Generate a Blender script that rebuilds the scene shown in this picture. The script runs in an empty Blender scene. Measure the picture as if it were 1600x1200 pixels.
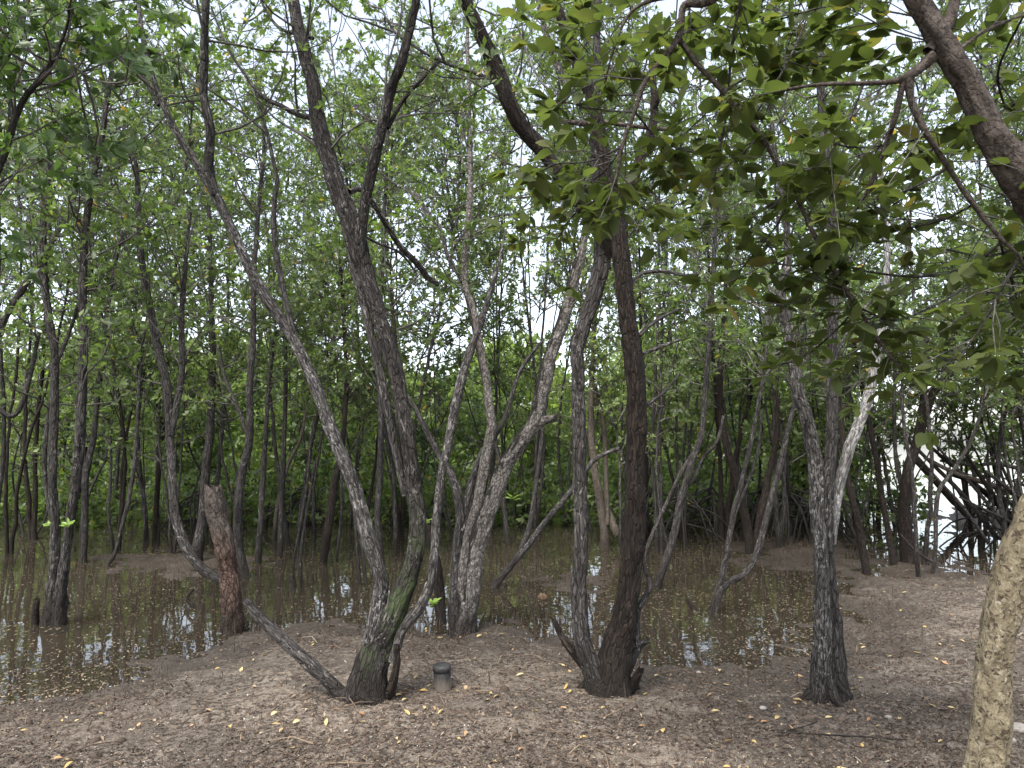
import bpy, math, random
import numpy as np
from mathutils import Vector
random.seed(7)
rng = np.random.default_rng(11)
SC = bpy.context.scene
COL = SC.collection
PI = math.pi

# ------------------------------------------------------------------ camera, sky, sun, exposure
F = 1109.0                      # focal length in photograph pixels (1600 wide)
PITCH = math.radians(4.64)
CAMZ = 1.62
cam = bpy.data.cameras.new('camera'); cam.sensor_width = 36; cam.lens = 36*F/1600
cam.clip_start = 0.05; cam.clip_end = 2000
camo = bpy.data.objects.new('camera', cam); COL.objects.link(camo)
camo.location = (0, 0, CAMZ); camo.rotation_euler = (PI/2+PITCH, 0, 0)
SC.camera = camo

SUN_EL, SUN_ROT = math.radians(58), math.radians(205)
w = bpy.data.worlds.new('World'); SC.world = w; w.use_nodes = True
nt = w.node_tree; nt.nodes.clear()
sky = nt.nodes.new('ShaderNodeTexSky'); sky.sky_type = 'NISHITA'; sky.sun_disc = False
sky.sun_elevation = SUN_EL; sky.sun_rotation = SUN_ROT
sky.air_density = 1.0; sky.dust_density = 2.2; sky.ozone_density = 1.0
hs = nt.nodes.new('ShaderNodeHueSaturation'); hs.inputs['Saturation'].default_value = 0.5
bg = nt.nodes.new('ShaderNodeBackground'); bg.inputs['Strength'].default_value = 0.115
wo = nt.nodes.new('ShaderNodeOutputWorld')
nt.links.new(sky.outputs[0], hs.inputs['Color']); nt.links.new(hs.outputs[0], bg.inputs[0]); nt.links.new(bg.outputs[0], wo.inputs[0])
sl = bpy.data.lights.new('sun', 'SUN'); sl.energy = 1.3; sl.angle = math.radians(25); sl.color = (1, .96, .9)
so = bpy.data.objects.new('sun', sl); COL.objects.link(so)
# light comes from slightly behind the trees, high up
so.rotation_euler = (-(PI/2-SUN_EL), 0, -SUN_ROT)
SC.view_settings.view_transform = 'Standard'; SC.view_settings.look = 'None'
SC.view_settings.gamma = 1; SC.view_settings.use_curve_mapping = False
SC.view_settings.exposure = 2.1
cy = SC.cycles
cy.max_bounces = 6; cy.diffuse_bounces = 4; cy.glossy_bounces = 2; cy.transmission_bounces = 4
cy.transparent_max_bounces = 8; cy.volume_bounces = 0
cy.sample_clamp_indirect = 6; cy.caustics_reflective = False; cy.caustics_refractive = False
cy.use_denoising = True

# ------------------------------------------------------------------ numeric helpers
_T = np.random.default_rng(3).random(65536)
def vnoise(x, y, z=0.0):
    x, y, z = np.broadcast_arrays(np.asarray(x, float), np.asarray(y, float), np.asarray(z, float))
    xi, yi, zi = np.floor(x).astype(np.int64), np.floor(y).astype(np.int64), np.floor(z).astype(np.int64)
    fx, fy, fz = x-xi, y-yi, z-zi
    fx, fy, fz = fx*fx*(3-2*fx), fy*fy*(3-2*fy), fz*fz*(3-2*fz)
    def h(a, b, c): return _T[(a*7919+b*104729+c*15731) & 65535]
    r = 0
    for dx in (0, 1):
        for dy in (0, 1):
            for dz in (0, 1):
                wgt = (fx if dx else 1-fx)*(fy if dy else 1-fy)*(fz if dz else 1-fz)
                r = r + wgt*h(xi+dx, yi+dy, zi+dz)
    return r*2-1
def fbm(x, y, z=0.0, o=4):
    r, a, s, f = 0, 1.0, 0, 1.0
    for i in range(o):
        r = r + a*vnoise(np.asarray(x)*f+i*17.3, np.asarray(y)*f+i*9.1, np.asarray(z)*f); s += a; a *= .5; f *= 2.03
    return r/s
CP, SP = math.cos(PITCH), math.sin(PITCH)
def ray(px, py):
    dx = (px-800)/F; dy = (600-py)/F
    return np.array([dx, CP-dy*SP, SP+dy*CP])
def P(px, py, d): return np.array([0, 0, CAMZ])+ray(px, py)*d
def plane_pt(px, py, z=0.0):
    r = ray(px, py); return r[:2]*((z-CAMZ)/r[2])
def poly(pts): return np.array([plane_pt(*p) for p in pts])
def sdist(x, y, pg):
    """signed distance, positive inside"""
    d = np.full(x.shape, 1e18); ins = np.zeros(x.shape, bool)
    n = len(pg)
    for i in range(n):
        a, b = pg[i], pg[(i+1) % n]
        ex, ey = b-a; wx, wy = x-a[0], y-a[1]
        t = np.clip((wx*ex+wy*ey)/(ex*ex+ey*ey+1e-12), 0, 1)
        d = np.minimum(d, (wx-ex*t)**2+(wy-ey*t)**2)
        c = ((a[1] > y) != (b[1] > y)) & (x < (b[0]-a[0])*(y-a[1])/(b[1]-a[1]+1e-12)+a[0])
        ins ^= c
    d = np.sqrt(d)
    return np.where(ins, d, -d)

# land: the near bank, mud islets, the far bank
shore = [(0,1088),(120,1078),(230,1050),(330,1016),(395,985),(480,972),(560,985),(640,985),(700,1000),(765,975),(830,1000),
         (900,1012),(960,1018),(1060,1034),(1180,1050),(1275,1020),(1325,950),(1335,908),(1420,902),(1545,893),(1700,868)]
near = np.vstack([poly(shore), [[16, 12], [30, 0], [30, -30], [-30, -30], [-30, 0], [-6, 3.9]]])
islets = [poly([(170,872),(260,860),(400,872),(425,893),(300,900),(190,890)]),
          poly([(1150,850),(1240,843),(1320,846),(1325,888),(1250,892),(1160,880)]),
          poly([(1375,895),(1440,860),(1475,880),(1500,900),(1400,903)]),
          poly([(1440,800),(1520,790),(1620,800),(1720,820),(1720,850),(1600,845),(1500,835)]),
          poly([(855,905),(900,900),(925,910),(890,918)])]
farp = [poly([(-2500,775),(-300,786),(0,797),(250,798),(430,796),(650,795),(800,790),(960,792),(1200,790),(1290,792),(1300,788)])]
far = np.vstack([farp[0], [[16, 38], [16, 400], [-400, 400], [-400, 60]]])
def ground_h(x, y):
    x = np.asarray(x, float); y = np.asarray(y, float)
    s = sdist(x, y, near)
    n1 = fbm(x*.9, y*.9, 0, 4); n2 = fbm(x*5, y*5, 3, 3)
    n3 = fbm(x*13, y*13, 6, 2)
    s = s+n1*.13+n2*.13+n3*.07
    h = np.where(s > 0, .16*(1-np.exp(-s/1.6)), np.maximum(-.075, .06*s))
    for i, pg in enumerate(islets+[far]):
        t = sdist(x, y, pg)
        t = t+n1*.18+n2*.2
        amp = .035 if i < len(islets) else .12
        h = np.maximum(h, np.where(t > 0, amp*(1-np.exp(-t/1.2)), np.maximum(-.075, .07*t)))
    h = h+.012*n1+.02*n2+.02*np.clip(y-7, 0, 3)*n2*.4
    h = h+np.clip(y-60, 0, 400)*.012*(x < 14)*np.clip((14-x)/20, 0, 1)
    return h
def gpt(px, py):
    z = 0.0
    for _ in range(4):
        q = plane_pt(px, py, z); z = float(ground_h(q[0], q[1]))
        z = max(z, -.05)
    return np.array([q[0], q[1], z])

# ------------------------------------------------------------------ mesh helpers
def make_mesh(name, V, faces3=None, faces4=None, mats=(), mi3=None, mi4=None, attrs=None, smooth=True):
    V = np.asarray(V, np.float32)
    f3 = np.zeros((0, 3), np.int32) if faces3 is None else np.asarray(faces3, np.int32).reshape(-1, 3)
    f4 = np.zeros((0, 4), np.int32) if faces4 is None else np.asarray(faces4, np.int32).reshape(-1, 4)
    me = bpy.data.meshes.new(name)
    me.vertices.add(len(V)); me.vertices.foreach_set('co', V.ravel())
    nl = f3.size+f4.size
    me.loops.add(nl); me.loops.foreach_set('vertex_index', np.concatenate([f3.ravel(), f4.ravel()]))
    me.polygons.add(len(f3)+len(f4))
    st = np.concatenate([np.arange(len(f3))*3, len(f3)*3+np.arange(len(f4))*4]).astype(np.int32)
    me.polygons.foreach_set('loop_start', st)
    mi = np.concatenate([np.zeros(len(f3), np.int32) if mi3 is None else np.asarray(mi3, np.int32),
                         np.zeros(len(f4), np.int32) if mi4 is None else np.asarray(mi4, np.int32)])
    me.polygons.foreach_set('material_index', mi)
    me.polygons.foreach_set('use_smooth', np.full(len(mi), smooth, bool))
    me.update(calc_edges=True)
    for m in mats: me.materials.append(m)
    for k, (typ, arr) in (attrs or {}).items():
        a = me.attributes.new(k, typ, 'POINT')
        a.data.foreach_set('vector' if typ == 'FLOAT_VECTOR' else 'value', np.asarray(arr, np.float32).ravel())
    return me
def link(name, me, parent=None, loc=None):
    o = bpy.data.objects.new(name, me); COL.objects.link(o)
    if parent is not None: o.parent = parent
    if loc is not None: o.location = tuple(loc)
    return o
def empty(name, loc):
    o = bpy.data.objects.new(name, None); COL.objects.link(o); o.location = tuple(loc); o.empty_display_size = .2
    return o
def tag(o, label=None, cat=None, group=None, kind=None):
    if label: o['label'] = label
    if cat: o['category'] = cat
    if group: o['group'] = group
    if kind: o['kind'] = kind
    return o
class Buf:
    def __init__(s): s.V = []; s.f3 = []; s.f4 = []; s.m3 = []; s.m4 = []; s.A = []; s.B = []; s.n = 0
    def add(s, V, f3=None, f4=None, mat=0, bco=None, lv=None):
        V = np.asarray(V)
        if f3 is not None and len(f3): s.f3.append(np.asarray(f3)+s.n); s.m3.append(np.full(len(f3), mat))
        if f4 is not None and len(f4): s.f4.append(np.asarray(f4)+s.n); s.m4.append(np.full(len(f4), mat))
        s.V.append(V); s.n += len(V)
        s.A.append(np.zeros((len(V), 3)) if bco is None else bco)
        s.B.append(np.zeros(len(V)) if lv is None else lv)
    def mesh(s, name, mats, off=None, smooth=True):
        V = np.concatenate(s.V)
        if off is not None: V = V-np.asarray(off)
        c = lambda l, k: np.concatenate(l) if l else None
        return make_mesh(name, V, c(s.f3, 3), c(s.f4, 4), mats, c(s.m3, 0), c(s.m4, 0),
                         {'bco': ('FLOAT_VECTOR', np.concatenate(s.A)), 'lv': ('FLOAT', np.concatenate(s.B))}, smooth)
def norm(v): return v/(np.linalg.norm(v, axis=-1, keepdims=True)+1e-12)
def spline(pts, rad, step):
    pts = np.asarray(pts, float); rad = np.asarray(rad, float)
    q = np.vstack([2*pts[0]-pts[1], pts, 2*pts[-1]-pts[-2]])
    o, r = [], []
    for i in range(len(pts)-1):
        p0, p1, p2, p3 = q[i:i+4]
        n = max(1, int(round(np.linalg.norm(p2-p1)/step)))
        t = (np.arange(n)/n)[:, None]
        o.append(.5*((2*p1)+(-p0+p2)*t+(2*p0-5*p1+4*p2-p3)*t*t+(-p0+3*p1-3*p2+p3)*t**3))
        r.append(rad[i]+(rad[i+1]-rad[i])*t[:, 0])
    o.append(pts[-1:]); r.append(rad[-1:])
    return np.vstack(o), np.concatenate(r)
def tube(buf, C, R, sides=8, mat=0, rough=0.0, flare=0.0, cap=True, seed=0.0, jag=0.0, knots=0):
    C = np.asarray(C, float); R = np.asarray(R, float); n = len(C)
    T = norm(np.gradient(C, axis=0)) if n > 1 else np.array([[0, 0, 1.]])
    ref = np.array([1., 0, 0]) if abs(T[0, 0]) < .8 else np.array([0, 1., 0])
    N = np.zeros((n, 3)); u = ref-T[0]*ref.dot(T[0]); N[0] = u/np.linalg.norm(u)
    for i in range(1, n):
        u = N[i-1]-T[i]*N[i-1].dot(T[i]); N[i] = u/(np.linalg.norm(u)+1e-9)
    B = np.cross(T, N)
    s = np.concatenate([[0], np.cumsum(np.linalg.norm(np.diff(C, axis=0), axis=1))])
    th = np.linspace(0, 2*PI, sides, endpoint=False)
    ct, st = np.cos(th)[None], np.sin(th)[None]; S = s[:, None]+seed*7.13
    rr = np.repeat(R[:, None], sides, 1)
    if rough:
        rm = R[:, None]
        rr = rr*(1+rough*.9*fbm(ct*1.3+seed, st*1.3, S*2.2, 3))
        k = rm*26
        rr = rr+rough*.12*np.minimum(rm, .12)/.1*.5*(np.abs(vnoise(ct*k+seed*3, st*k, S*7))-.4)+rough*.035*rm/.1*vnoise(ct*k*2.2, st*k*2.2+seed, S*16)
        for _ in range(knots):
            ks = random.uniform(.15, 1)*s[-1]; kt = random.uniform(0, 2*PI); kr = random.uniform(.7, 1.3)*R[int((n-1)*ks/s[-1])]
            d2 = ((S-seed*7.13-ks)/kr/.8)**2+((np.angle(np.exp(1j*(th[None]-kt))))/.5)**2
            rr = rr+kr*.28*np.exp(-d2*1.5)-kr*.14*np.exp(-d2*8)
    if flare:
        lob = .6+.5*np.cos(th*random.choice([3, 4, 5])+seed)[None]+.25*np.cos(2*th+seed*2)[None]
        rr = rr*(1+flare*np.exp(-S*0-(s[:, None])/(R[0]*1.3))*np.maximum(lob, .1))
    V = C[:, None]+rr[..., None]*(N[:, None]*ct[..., None]+B[:, None]*st[..., None])
    if jag: V[-1] += T[-1]*(jag*np.abs(vnoise(th*2.3, seed+3.3))[:, None])
    bc = np.stack([rr*ct+seed*1.7, rr*st+seed*.9, np.repeat(S, sides, 1)], -1)
    V = V.reshape(-1, 3); bc = bc.reshape(-1, 3)
    i = np.arange(n-1)[:, None]*sides; j = np.arange(sides)[None]; j2 = (j+1) % sides
    f4 = np.stack([i+j, i+j2, i+sides+j2, i+sides+j], -1).reshape(-1, 4)
    f3 = None
    if cap:
        V = np.vstack([V, C[-1]+T[-1]*R[-1]*(.35 if not jag else -.3)]); bc = np.vstack([bc, bc[-1]*[0, 0, 1]])
        b = (n-1)*sides; f3 = np.stack([b+j[0], b+j2[0], np.full(sides, len(V)-1)], -1)
    buf.add(V, f3, f4, mat, bc)
def leaves(buf, C, D, Nn, L, W, mat=0, full=False, lv=None, droop=None):
    """leaf blades: base C, direction D, face normal Nn"""
    n = len(C)
    if n == 0: return
    D = norm(D); S = norm(np.cross(D, Nn)); U = np.cross(S, D)
    L = np.asarray(L)[:, None]; W = np.asarray(W)[:, None]
    lvv = rng.random(n) if lv is None else lv
    if not full:
        V = np.stack([C, C+D*L*.58+S*W*.5+U*L*.07, C+D*L, C+D*L*.58-S*W*.5+U*L*.07], 1).reshape(-1, 3)
        b = np.arange(n)[:, None]*4
        f3 = np.concatenate([b+[0, 1, 2], b+[0, 2, 3]])
        buf.add(V, f3, None, mat, None, np.repeat(lvv, 4))
    else:
        V = np.stack([C, C+D*L*.35+S*W*.42+U*L*.06, C+D*L*.72+S*W*.42+U*L*.05, C+D*L-U*L*.04,
                      C+D*L*.72-S*W*.42+U*L*.05, C+D*L*.35-S*W*.42+U*L*.06], 1).reshape(-1, 3)
        b = np.arange(n)[:, None]*6
        f3 = np.concatenate([b+[0, 1, 2], b+[0, 2, 3], b+[0, 3, 4], b+[0, 4, 5]])
        buf.add(V, f3, None, mat, None, np.repeat(lvv, 6))
def rosettes(buf, C, A, k, L, spread=(40, 85), mat=0, full=False, ratio=.45):
    """whorls of leaves at twig tips C pointing along A"""
    n = len(C)
    if n == 0: return
    A = norm(A); C = np.repeat(C, k, 0); A = np.repeat(A, k, 0); m = len(C)
    R = rng.normal(size=(m, 3)); R = norm(R-A*(R*A).sum(1, keepdims=True))
    a = np.radians(rng.uniform(spread[0], spread[1], m))[:, None]
    D = A*np.cos(a)+R*np.sin(a)
    Nn = norm(A*np.sin(a)-R*np.cos(a)+rng.normal(size=(m, 3))*.25)
    LL = L*rng.uniform(.5, 1.25, m)
    leaves(buf, C-A*rng.uniform(0, .05, m)[:, None]*(L/.08), D, Nn, LL, LL*ratio*rng.uniform(.8, 1.15, m), mat, full)

# ------------------------------------------------------------------ materials
class NB:
    def __init__(s, name):
        s.m = bpy.data.materials.new(name); s.m.use_nodes = True; s.t = s.m.node_tree; s.t.nodes.clear()
    def n(s, t, **k):
        x = s.t.nodes.new(t)
        for a, b in k.items(): setattr(x, a, b)
        return x
    def l(s, a, b): s.t.links.new(a, b)
    def noise(s, vec, scale, detail=4, rough=.55, dist=0):
        x = s.n('ShaderNodeTexNoise'); x.inputs['Scale'].default_value = scale; x.inputs['Detail'].default_value = detail
        x.inputs['Roughness'].default_value = rough; x.inputs['Distortion'].default_value = dist
        if vec is not None: s.l(vec, x.inputs['Vector'])
        return x.outputs['Fac']
    def ramp(s, fac, stops, interp='LINEAR'):
        x = s.n('ShaderNodeValToRGB'); x.color_ramp.interpolation = interp
        e = x.color_ramp.elements
        while len(e) < len(stops): e.new(.5)
        for el, (p, c) in zip(e, stops):
            el.position = p; el.color = (*c, 1) if len(c) == 3 else c
        s.l(fac, x.inputs[0]); return x.outputs[0]
    def mix(s, fac, a, b, mode='MIX'):
        x = s.n('ShaderNodeMix', data_type='RGBA', blend_type=mode)
        for sock, v in ((x.inputs[0], fac), (x.inputs[6], a), (x.inputs[7], b)):
            if hasattr(v, 'links'): s.l(v, sock)
            else: sock.default_value = v if not isinstance(v, tuple) else (*v, 1)
        return x.outputs[2]
    def math(s, op, a, b=0.0, clamp=False):
        x = s.n('ShaderNodeMath', operation=op, use_clamp=clamp)
        for sock, v in ((x.inputs[0], a), (x.inputs[1], b)):
            if hasattr(v, 'links'): s.l(v, sock)
            else: sock.default_value = v
        return x.outputs[0]
    def vmul(s, vec, v):
        x = s.n('ShaderNodeVectorMath', operation='MULTIPLY'); s.l(vec, x.inputs[0]); x.inputs[1].default_value = v
        return x.outputs[0]
    def bump(s, h, strength, dist=.01):
        x = s.n('ShaderNodeBump'); x.inputs['Strength'].default_value = strength; x.inputs['Distance'].default_value = dist
        s.l(h, x.inputs['Height']); return x.outputs[0]
    def pbr(s, col, rough=.8, nrm=None, spec=.3):
        x = s.n('ShaderNodeBsdfPrincipled')
        for sock, v in ((x.inputs['Base Color'], col), (x.inputs['Roughness'], rough)):
            if hasattr(v, 'links'): s.l(v, sock)
            else: sock.default_value = (*v, 1) if isinstance(v, tuple) else v
        x.inputs['Specular IOR Level'].default_value = spec
        if nrm is not None: s.l(nrm, x.inputs['Normal'])
        return x.outputs[0]
    def out(s, sh): o = s.n('ShaderNodeOutputMaterial'); s.l(sh, o.inputs[0]); return s.m
    def attr(s, name, sock='Vector'):
        x = s.n('ShaderNodeAttribute', attribute_name=name); return x.outputs[sock]
    def posz(s):
        g = s.n('ShaderNodeNewGeometry'); x = s.n('ShaderNodeSeparateXYZ'); s.l(g.outputs['Position'], x.inputs[0]); return x.outputs['Z'], g.outputs['Position']

def bark_mat(name, dark, mid, pale, lichen=(.5, .5, .48), lich=.5, stretch=.22, fine=30., moss=0., patch=None, bumps=1., side=0, top=None, gain=1., crack=.75, warm=.62):
    def neu(q): m_ = sum(q)/3; return tuple((x*warm+m_*(1-warm))*gain*.86 for x in q)
    dark, mid, pale = neu(dark), neu(mid), neu(pale)
    b = NB(name); v = b.attr('bco')
    vs = b.vmul(v, (1, 1, stretch))
    n1 = b.noise(vs, fine*1.6, 8, .68, .8)
    n2 = b.noise(v, 6, 4, .6)
    n3 = b.noise(vs, fine*2.6, 4, .6)
    c = b.ramp(n1, [(.36, dark), (.5, mid), (.64, pale)])
    c = b.mix(b.math('MULTIPLY', n3, .5), c, mid, 'OVERLAY')
    wv_ = b.n('ShaderNodeVectorMath', operation='ADD'); nc = b.n('ShaderNodeTexNoise'); nc.inputs['Scale'].default_value = 14; b.l(vs, nc.inputs['Vector'])
    b.l(vs, wv_.inputs[0]); b.l(b.vmul(nc.outputs['Color'], (.05, .05, .05)), wv_.inputs[1])
    vo = b.n('ShaderNodeTexVoronoi', feature='DISTANCE_TO_EDGE'); vo.inputs['Scale'].default_value = fine*1.5; b.l(wv_.outputs[0], vo.inputs['Vector'])
    crk = b.ramp(vo.outputs['Distance'], [(.0, (0, 0, 0)), (.11, (1, 1, 1))])
    c = b.mix(b.math('MULTIPLY', b.math('SUBTRACT', 1, crk), crack), c, tuple(x*.5 for x in dark))
    vs2 = b.vmul(v, (1, 1, stretch*1.8))
    l1 = b.noise(vs2, fine*1.7, 8, .75, .7); l2 = b.noise(v, 3.2, 3, .6)
    lf = b.math('MULTIPLY', b.ramp(l1, [(.60-.12*lich, (0, 0, 0)), (.68-.12*lich, (1, 1, 1))]), b.ramp(l2, [(.6-.4*lich, (0, 0, 0)), (.75-.3*lich, (1, 1, 1))]))
    c = b.mix(b.math('MULTIPLY', lf, .85), c, lichen)
    if patch:
        p1 = b.noise(v, patch[0], 5, .6, .8)
        pm = b.ramp(p1, [(patch[2], (0, 0, 0)), (patch[2]+.03, (1, 1, 1))])
        c = b.mix(b.math('MULTIPLY', pm, .85), c, patch[1])
    z, pos = b.posz()
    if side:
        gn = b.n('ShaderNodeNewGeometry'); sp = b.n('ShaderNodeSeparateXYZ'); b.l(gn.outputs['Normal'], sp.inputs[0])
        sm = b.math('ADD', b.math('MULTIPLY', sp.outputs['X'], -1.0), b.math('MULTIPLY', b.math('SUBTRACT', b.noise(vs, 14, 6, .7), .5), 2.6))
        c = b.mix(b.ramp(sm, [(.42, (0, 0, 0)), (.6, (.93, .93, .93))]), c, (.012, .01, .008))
    if top:
        tm = b.n('ShaderNodeMapRange'); b.l(b.math('ADD', z, b.math('MULTIPLY', n2, .6)), tm.inputs[0]); tm.inputs[1].default_value = top[0]; tm.inputs[2].default_value = top[0]+.3
        c = b.mix(tm.outputs[0], c, b.ramp(n1, [(.35, (.02, .016, .013)), (.55, (.085, .068, .056)), (.75, (.19, .16, .135))]))
    if moss:
        mz = b.n('ShaderNodeMapRange'); b.l(z, mz.inputs[0]); mz.inputs[1].default_value = 1.35; mz.inputs[2].default_value = .75
        mz2 = b.n('ShaderNodeMapRange'); b.l(z, mz2.inputs[0]); mz2.inputs[1].default_value = .2; mz2.inputs[2].default_value = .45
        mf = b.math('MULTIPLY', b.math('MULTIPLY', mz.outputs[0], mz2.outputs[0]), b.ramp(b.noise(v, 9, 6, .7), [(.46, (0, 0, 0)), (.6, (1, 1, 1))]))
        c = b.mix(b.math('MULTIPLY', mf, moss), c, (.04, .06, .018))
    mw = b.n('ShaderNodeMapRange'); b.l(b.math('ADD', z, b.math('MULTIPLY', n2, -.25)), mw.inputs[0])
    mw.inputs[1].default_value = .22; mw.inputs[2].default_value = -.02; mw.inputs[3].default_value = 0; mw.inputs[4].default_value = 1
    c = b.mix(b.math('MULTIPLY', mw.outputs[0], .75), c, (.02, .015, .011))
    h = b.math('ADD', b.math('ADD', n1, b.math('MULTIPLY', n3, .4)), b.math('MULTIPLY', crk, .6*crack))
    if patch: h = b.math('SUBTRACT', h, b.math('MULTIPLY', pm, 1.3))
    return b.out(b.pbr(c, .85, b.bump(h, bumps, .018), .25))
M = {}
M['grey'] = bark_mat('grey_bark', (.022, .018, .015), (.07, .058, .049), (.15, .13, .112), (.3, .28, .26), .45, gain=1.0)
M['streak'] = bark_mat('pale_streaked_bark', (.02, .016, .013), (.075, .062, .052), (.2, .178, .158), (.34, .32, .3), .62, fine=36, gain=1.1)
M['mossy'] = bark_mat('mossy_bark', (.015, .011, .008), (.045, .034, .026), (.1, .08, .066), (.28, .26, .24), .5, moss=.8, gain=.95)
M['dark'] = bark_mat('dark_brown_bark', (.009, .007, .005), (.03, .022, .017), (.07, .053, .042), (.2, .175, .155), .18, gain=.95, warm=1.25)
M['pale'] = bark_mat('pale_bark', (.05, .04, .031), (.15, .125, .1), (.25, .215, .18), (.4, .38, .35), .5, stretch=.5, fine=26, gain=1.35)
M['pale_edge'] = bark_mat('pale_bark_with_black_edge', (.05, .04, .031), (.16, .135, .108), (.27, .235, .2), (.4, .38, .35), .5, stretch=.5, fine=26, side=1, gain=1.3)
M['white'] = bark_mat('white_lichened_bark', (.05, .043, .037), (.17, .155, .138), (.3, .285, .265), (.5, .49, .47), .8, gain=1.4, fine=34, crack=.5)
M['bough'] = bark_mat('shaded_brown_bough_bark', (.05, .038, .03), (.11, .085, .068), (.17, .138, .112), (.24, .21, .18), .3, stretch=.7, fine=22, crack=.2, warm=.9, patch=(42., (.035, .025, .019), .575))  # browner bough bark, with shade under the leaves mixed into its colour
M['tan'] = bark_mat('tan_bark', (.09, .065, .045), (.2, .15, .1), (.3, .23, .16), (.4, .38, .33), .2, stretch=.5)
M['red'] = bark_mat('reddish_bark', (.028, .017, .013), (.1, .064, .05), (.18, .13, .105), (.26, .22, .2), .35, stretch=.6, fine=20, top=(.95,), gain=1.25, warm=1.1)
M['peel'] = bark_mat('peeling_bark', (.14, .11, .06), (.27, .218, .125), (.36, .3, .185), (.42, .38, .29), .5, stretch=.7, fine=22, crack=.0, warm=.8,
                     patch=(42., (.06, .042, .028), .575), bumps=1.0)
M['slim'] = bark_mat('slim_stem_bark', (.02, .016, .012), (.062, .05, .041), (.13, .11, .094), (.27, .26, .24), .45, gain=1.15)
M['twig'] = bark_mat('twig_bark', (.05, .042, .034), (.14, .12, .1), (.26, .235, .205), (.36, .35, .32), .4, crack=0)

def leaf_mat(name, stops, trans, rough=.38, tmix=.45, two=False, spec=.5):
    b = NB(name)
    lv = b.attr('lv', 'Fac'); oi = b.n('ShaderNodeObjectInfo').outputs['Random']
    f = b.math('FRACT', b.math('ADD', lv, oi)) if two else lv
    z, pos = b.posz()
    big = b.noise(pos, .35, 2, .5)
    c = b.ramp(f, stops)
    c = b.mix(b.math('MULTIPLY', big, .5), c, b.mix(.5, c, (.10, .14, .02)))
    p = b.n('ShaderNodeBsdfPrincipled'); b.l(c, p.inputs['Base Color']); p.inputs['Roughness'].default_value = rough
    p.inputs['Specular IOR Level'].default_value = spec
    t = b.n('ShaderNodeBsdfTranslucent'); b.l(b.mix(1.0, c, trans, 'MULTIPLY'), t.inputs[0])
    ms = b.n('ShaderNodeMixShader'); ms.inputs[0].default_value = tmix
    b.l(p.outputs[0], ms.inputs[1]); b.l(t.outputs[0], ms.inputs[2])
    return b.out(ms.outputs[0])
M['leaf'] = leaf_mat('mangrove_leaf', [(0, (.066, .09, .038)), (.4, (.103, .138, .056)), (.8, (.142, .186, .074)), (.986, (.2, .24, .09)), (.995, (.42, .28, .05)), (1, (.4, .2, .05))], (1.7, 2.0, .9))
M['leaf_dark'] = leaf_mat('dark_shrub_leaf', [(0, (.042, .072, .026)), (.5, (.065, .108, .037)), (.97, (.1, .16, .05)), (1, (.3, .26, .05))], (1.6, 1.8, .95), tmix=.35)
M['leaf_light'] = leaf_mat('light_leaf', [(0, (.13, .172, .062)), (.6, (.19, .242, .09)), (1, (.27, .33, .125))], (1.8, 2.0, .9))
M['leaf_big'] = leaf_mat('broad_leaf', [(0, (.05, .062, .024)), (.5, (.07, .085, .032)), (.9, (.09, .108, .04)), (.97, (.12, .12, .04)), (1, (.15, .11, .035))], (1.45, 1.6, .85), rough=.5, tmix=.5, two=True, spec=.3)
M['leaf_fresh'] = leaf_mat('fresh_leaf', [(0, (.22, .34, .08)), (1, (.32, .44, .12))], (1.5, 1.6, .9))

def litter_mat(name, stops, rough=.8):
    b = NB(name); f = b.math('FRACT', b.math('ADD', b.attr('lv', 'Fac'), b.n('ShaderNodeObjectInfo').outputs['Random']))
    c = b.ramp(f, stops); z, pos = b.posz()
    c = b.mix(b.math('MULTIPLY', b.noise(pos, 60, 3), .5), c, (.12, .08, .05))
    return b.out(b.pbr(c, rough, None, .35))
M['litter'] = litter_mat('leaf_litter', [(0, (.025, .018, .014)), (.45, (.06, .043, .032)), (.78, (.13, .093, .066)), (.95, (.23, .17, .11)), (1, (.36, .3, .22))])
M['yellow'] = litter_mat('yellow_leaf', [(0, (.42, .29, .09)), (.5, (.48, .35, .14)), (1, (.52, .42, .23))], .6)
M['orange'] = litter_mat('orange_leaf', [(0, (.36, .17, .06)), (.5, (.42, .24, .12)), (1, (.46, .3, .17))], .6)
M['float'] = litter_mat('floating_bits', [(0, (.12, .09, .05)), (.5, (.3, .24, .15)), (1, (.52, .46, .32))], .7)
M['clod'] = litter_mat('mud_clods', [(0, (.016, .012, .009)), (.6, (.045, .034, .027)), (1, (.1, .078, .06))], .9)
M['shell'] = litter_mat('shell_grit', [(0, (.25, .23, .2)), (1, (.55, .52, .47))], .6)
M['rootdark'] = bark_mat('dark_root_bark', (.015, .012, .01), (.045, .036, .029), (.1, .083, .07), (.2, .19, .17), .3, crack=0)
M['root'] = litter_mat('root_wood', [(0, (.025, .02, .016)), (1, (.07, .055, .042))], .8)

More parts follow.
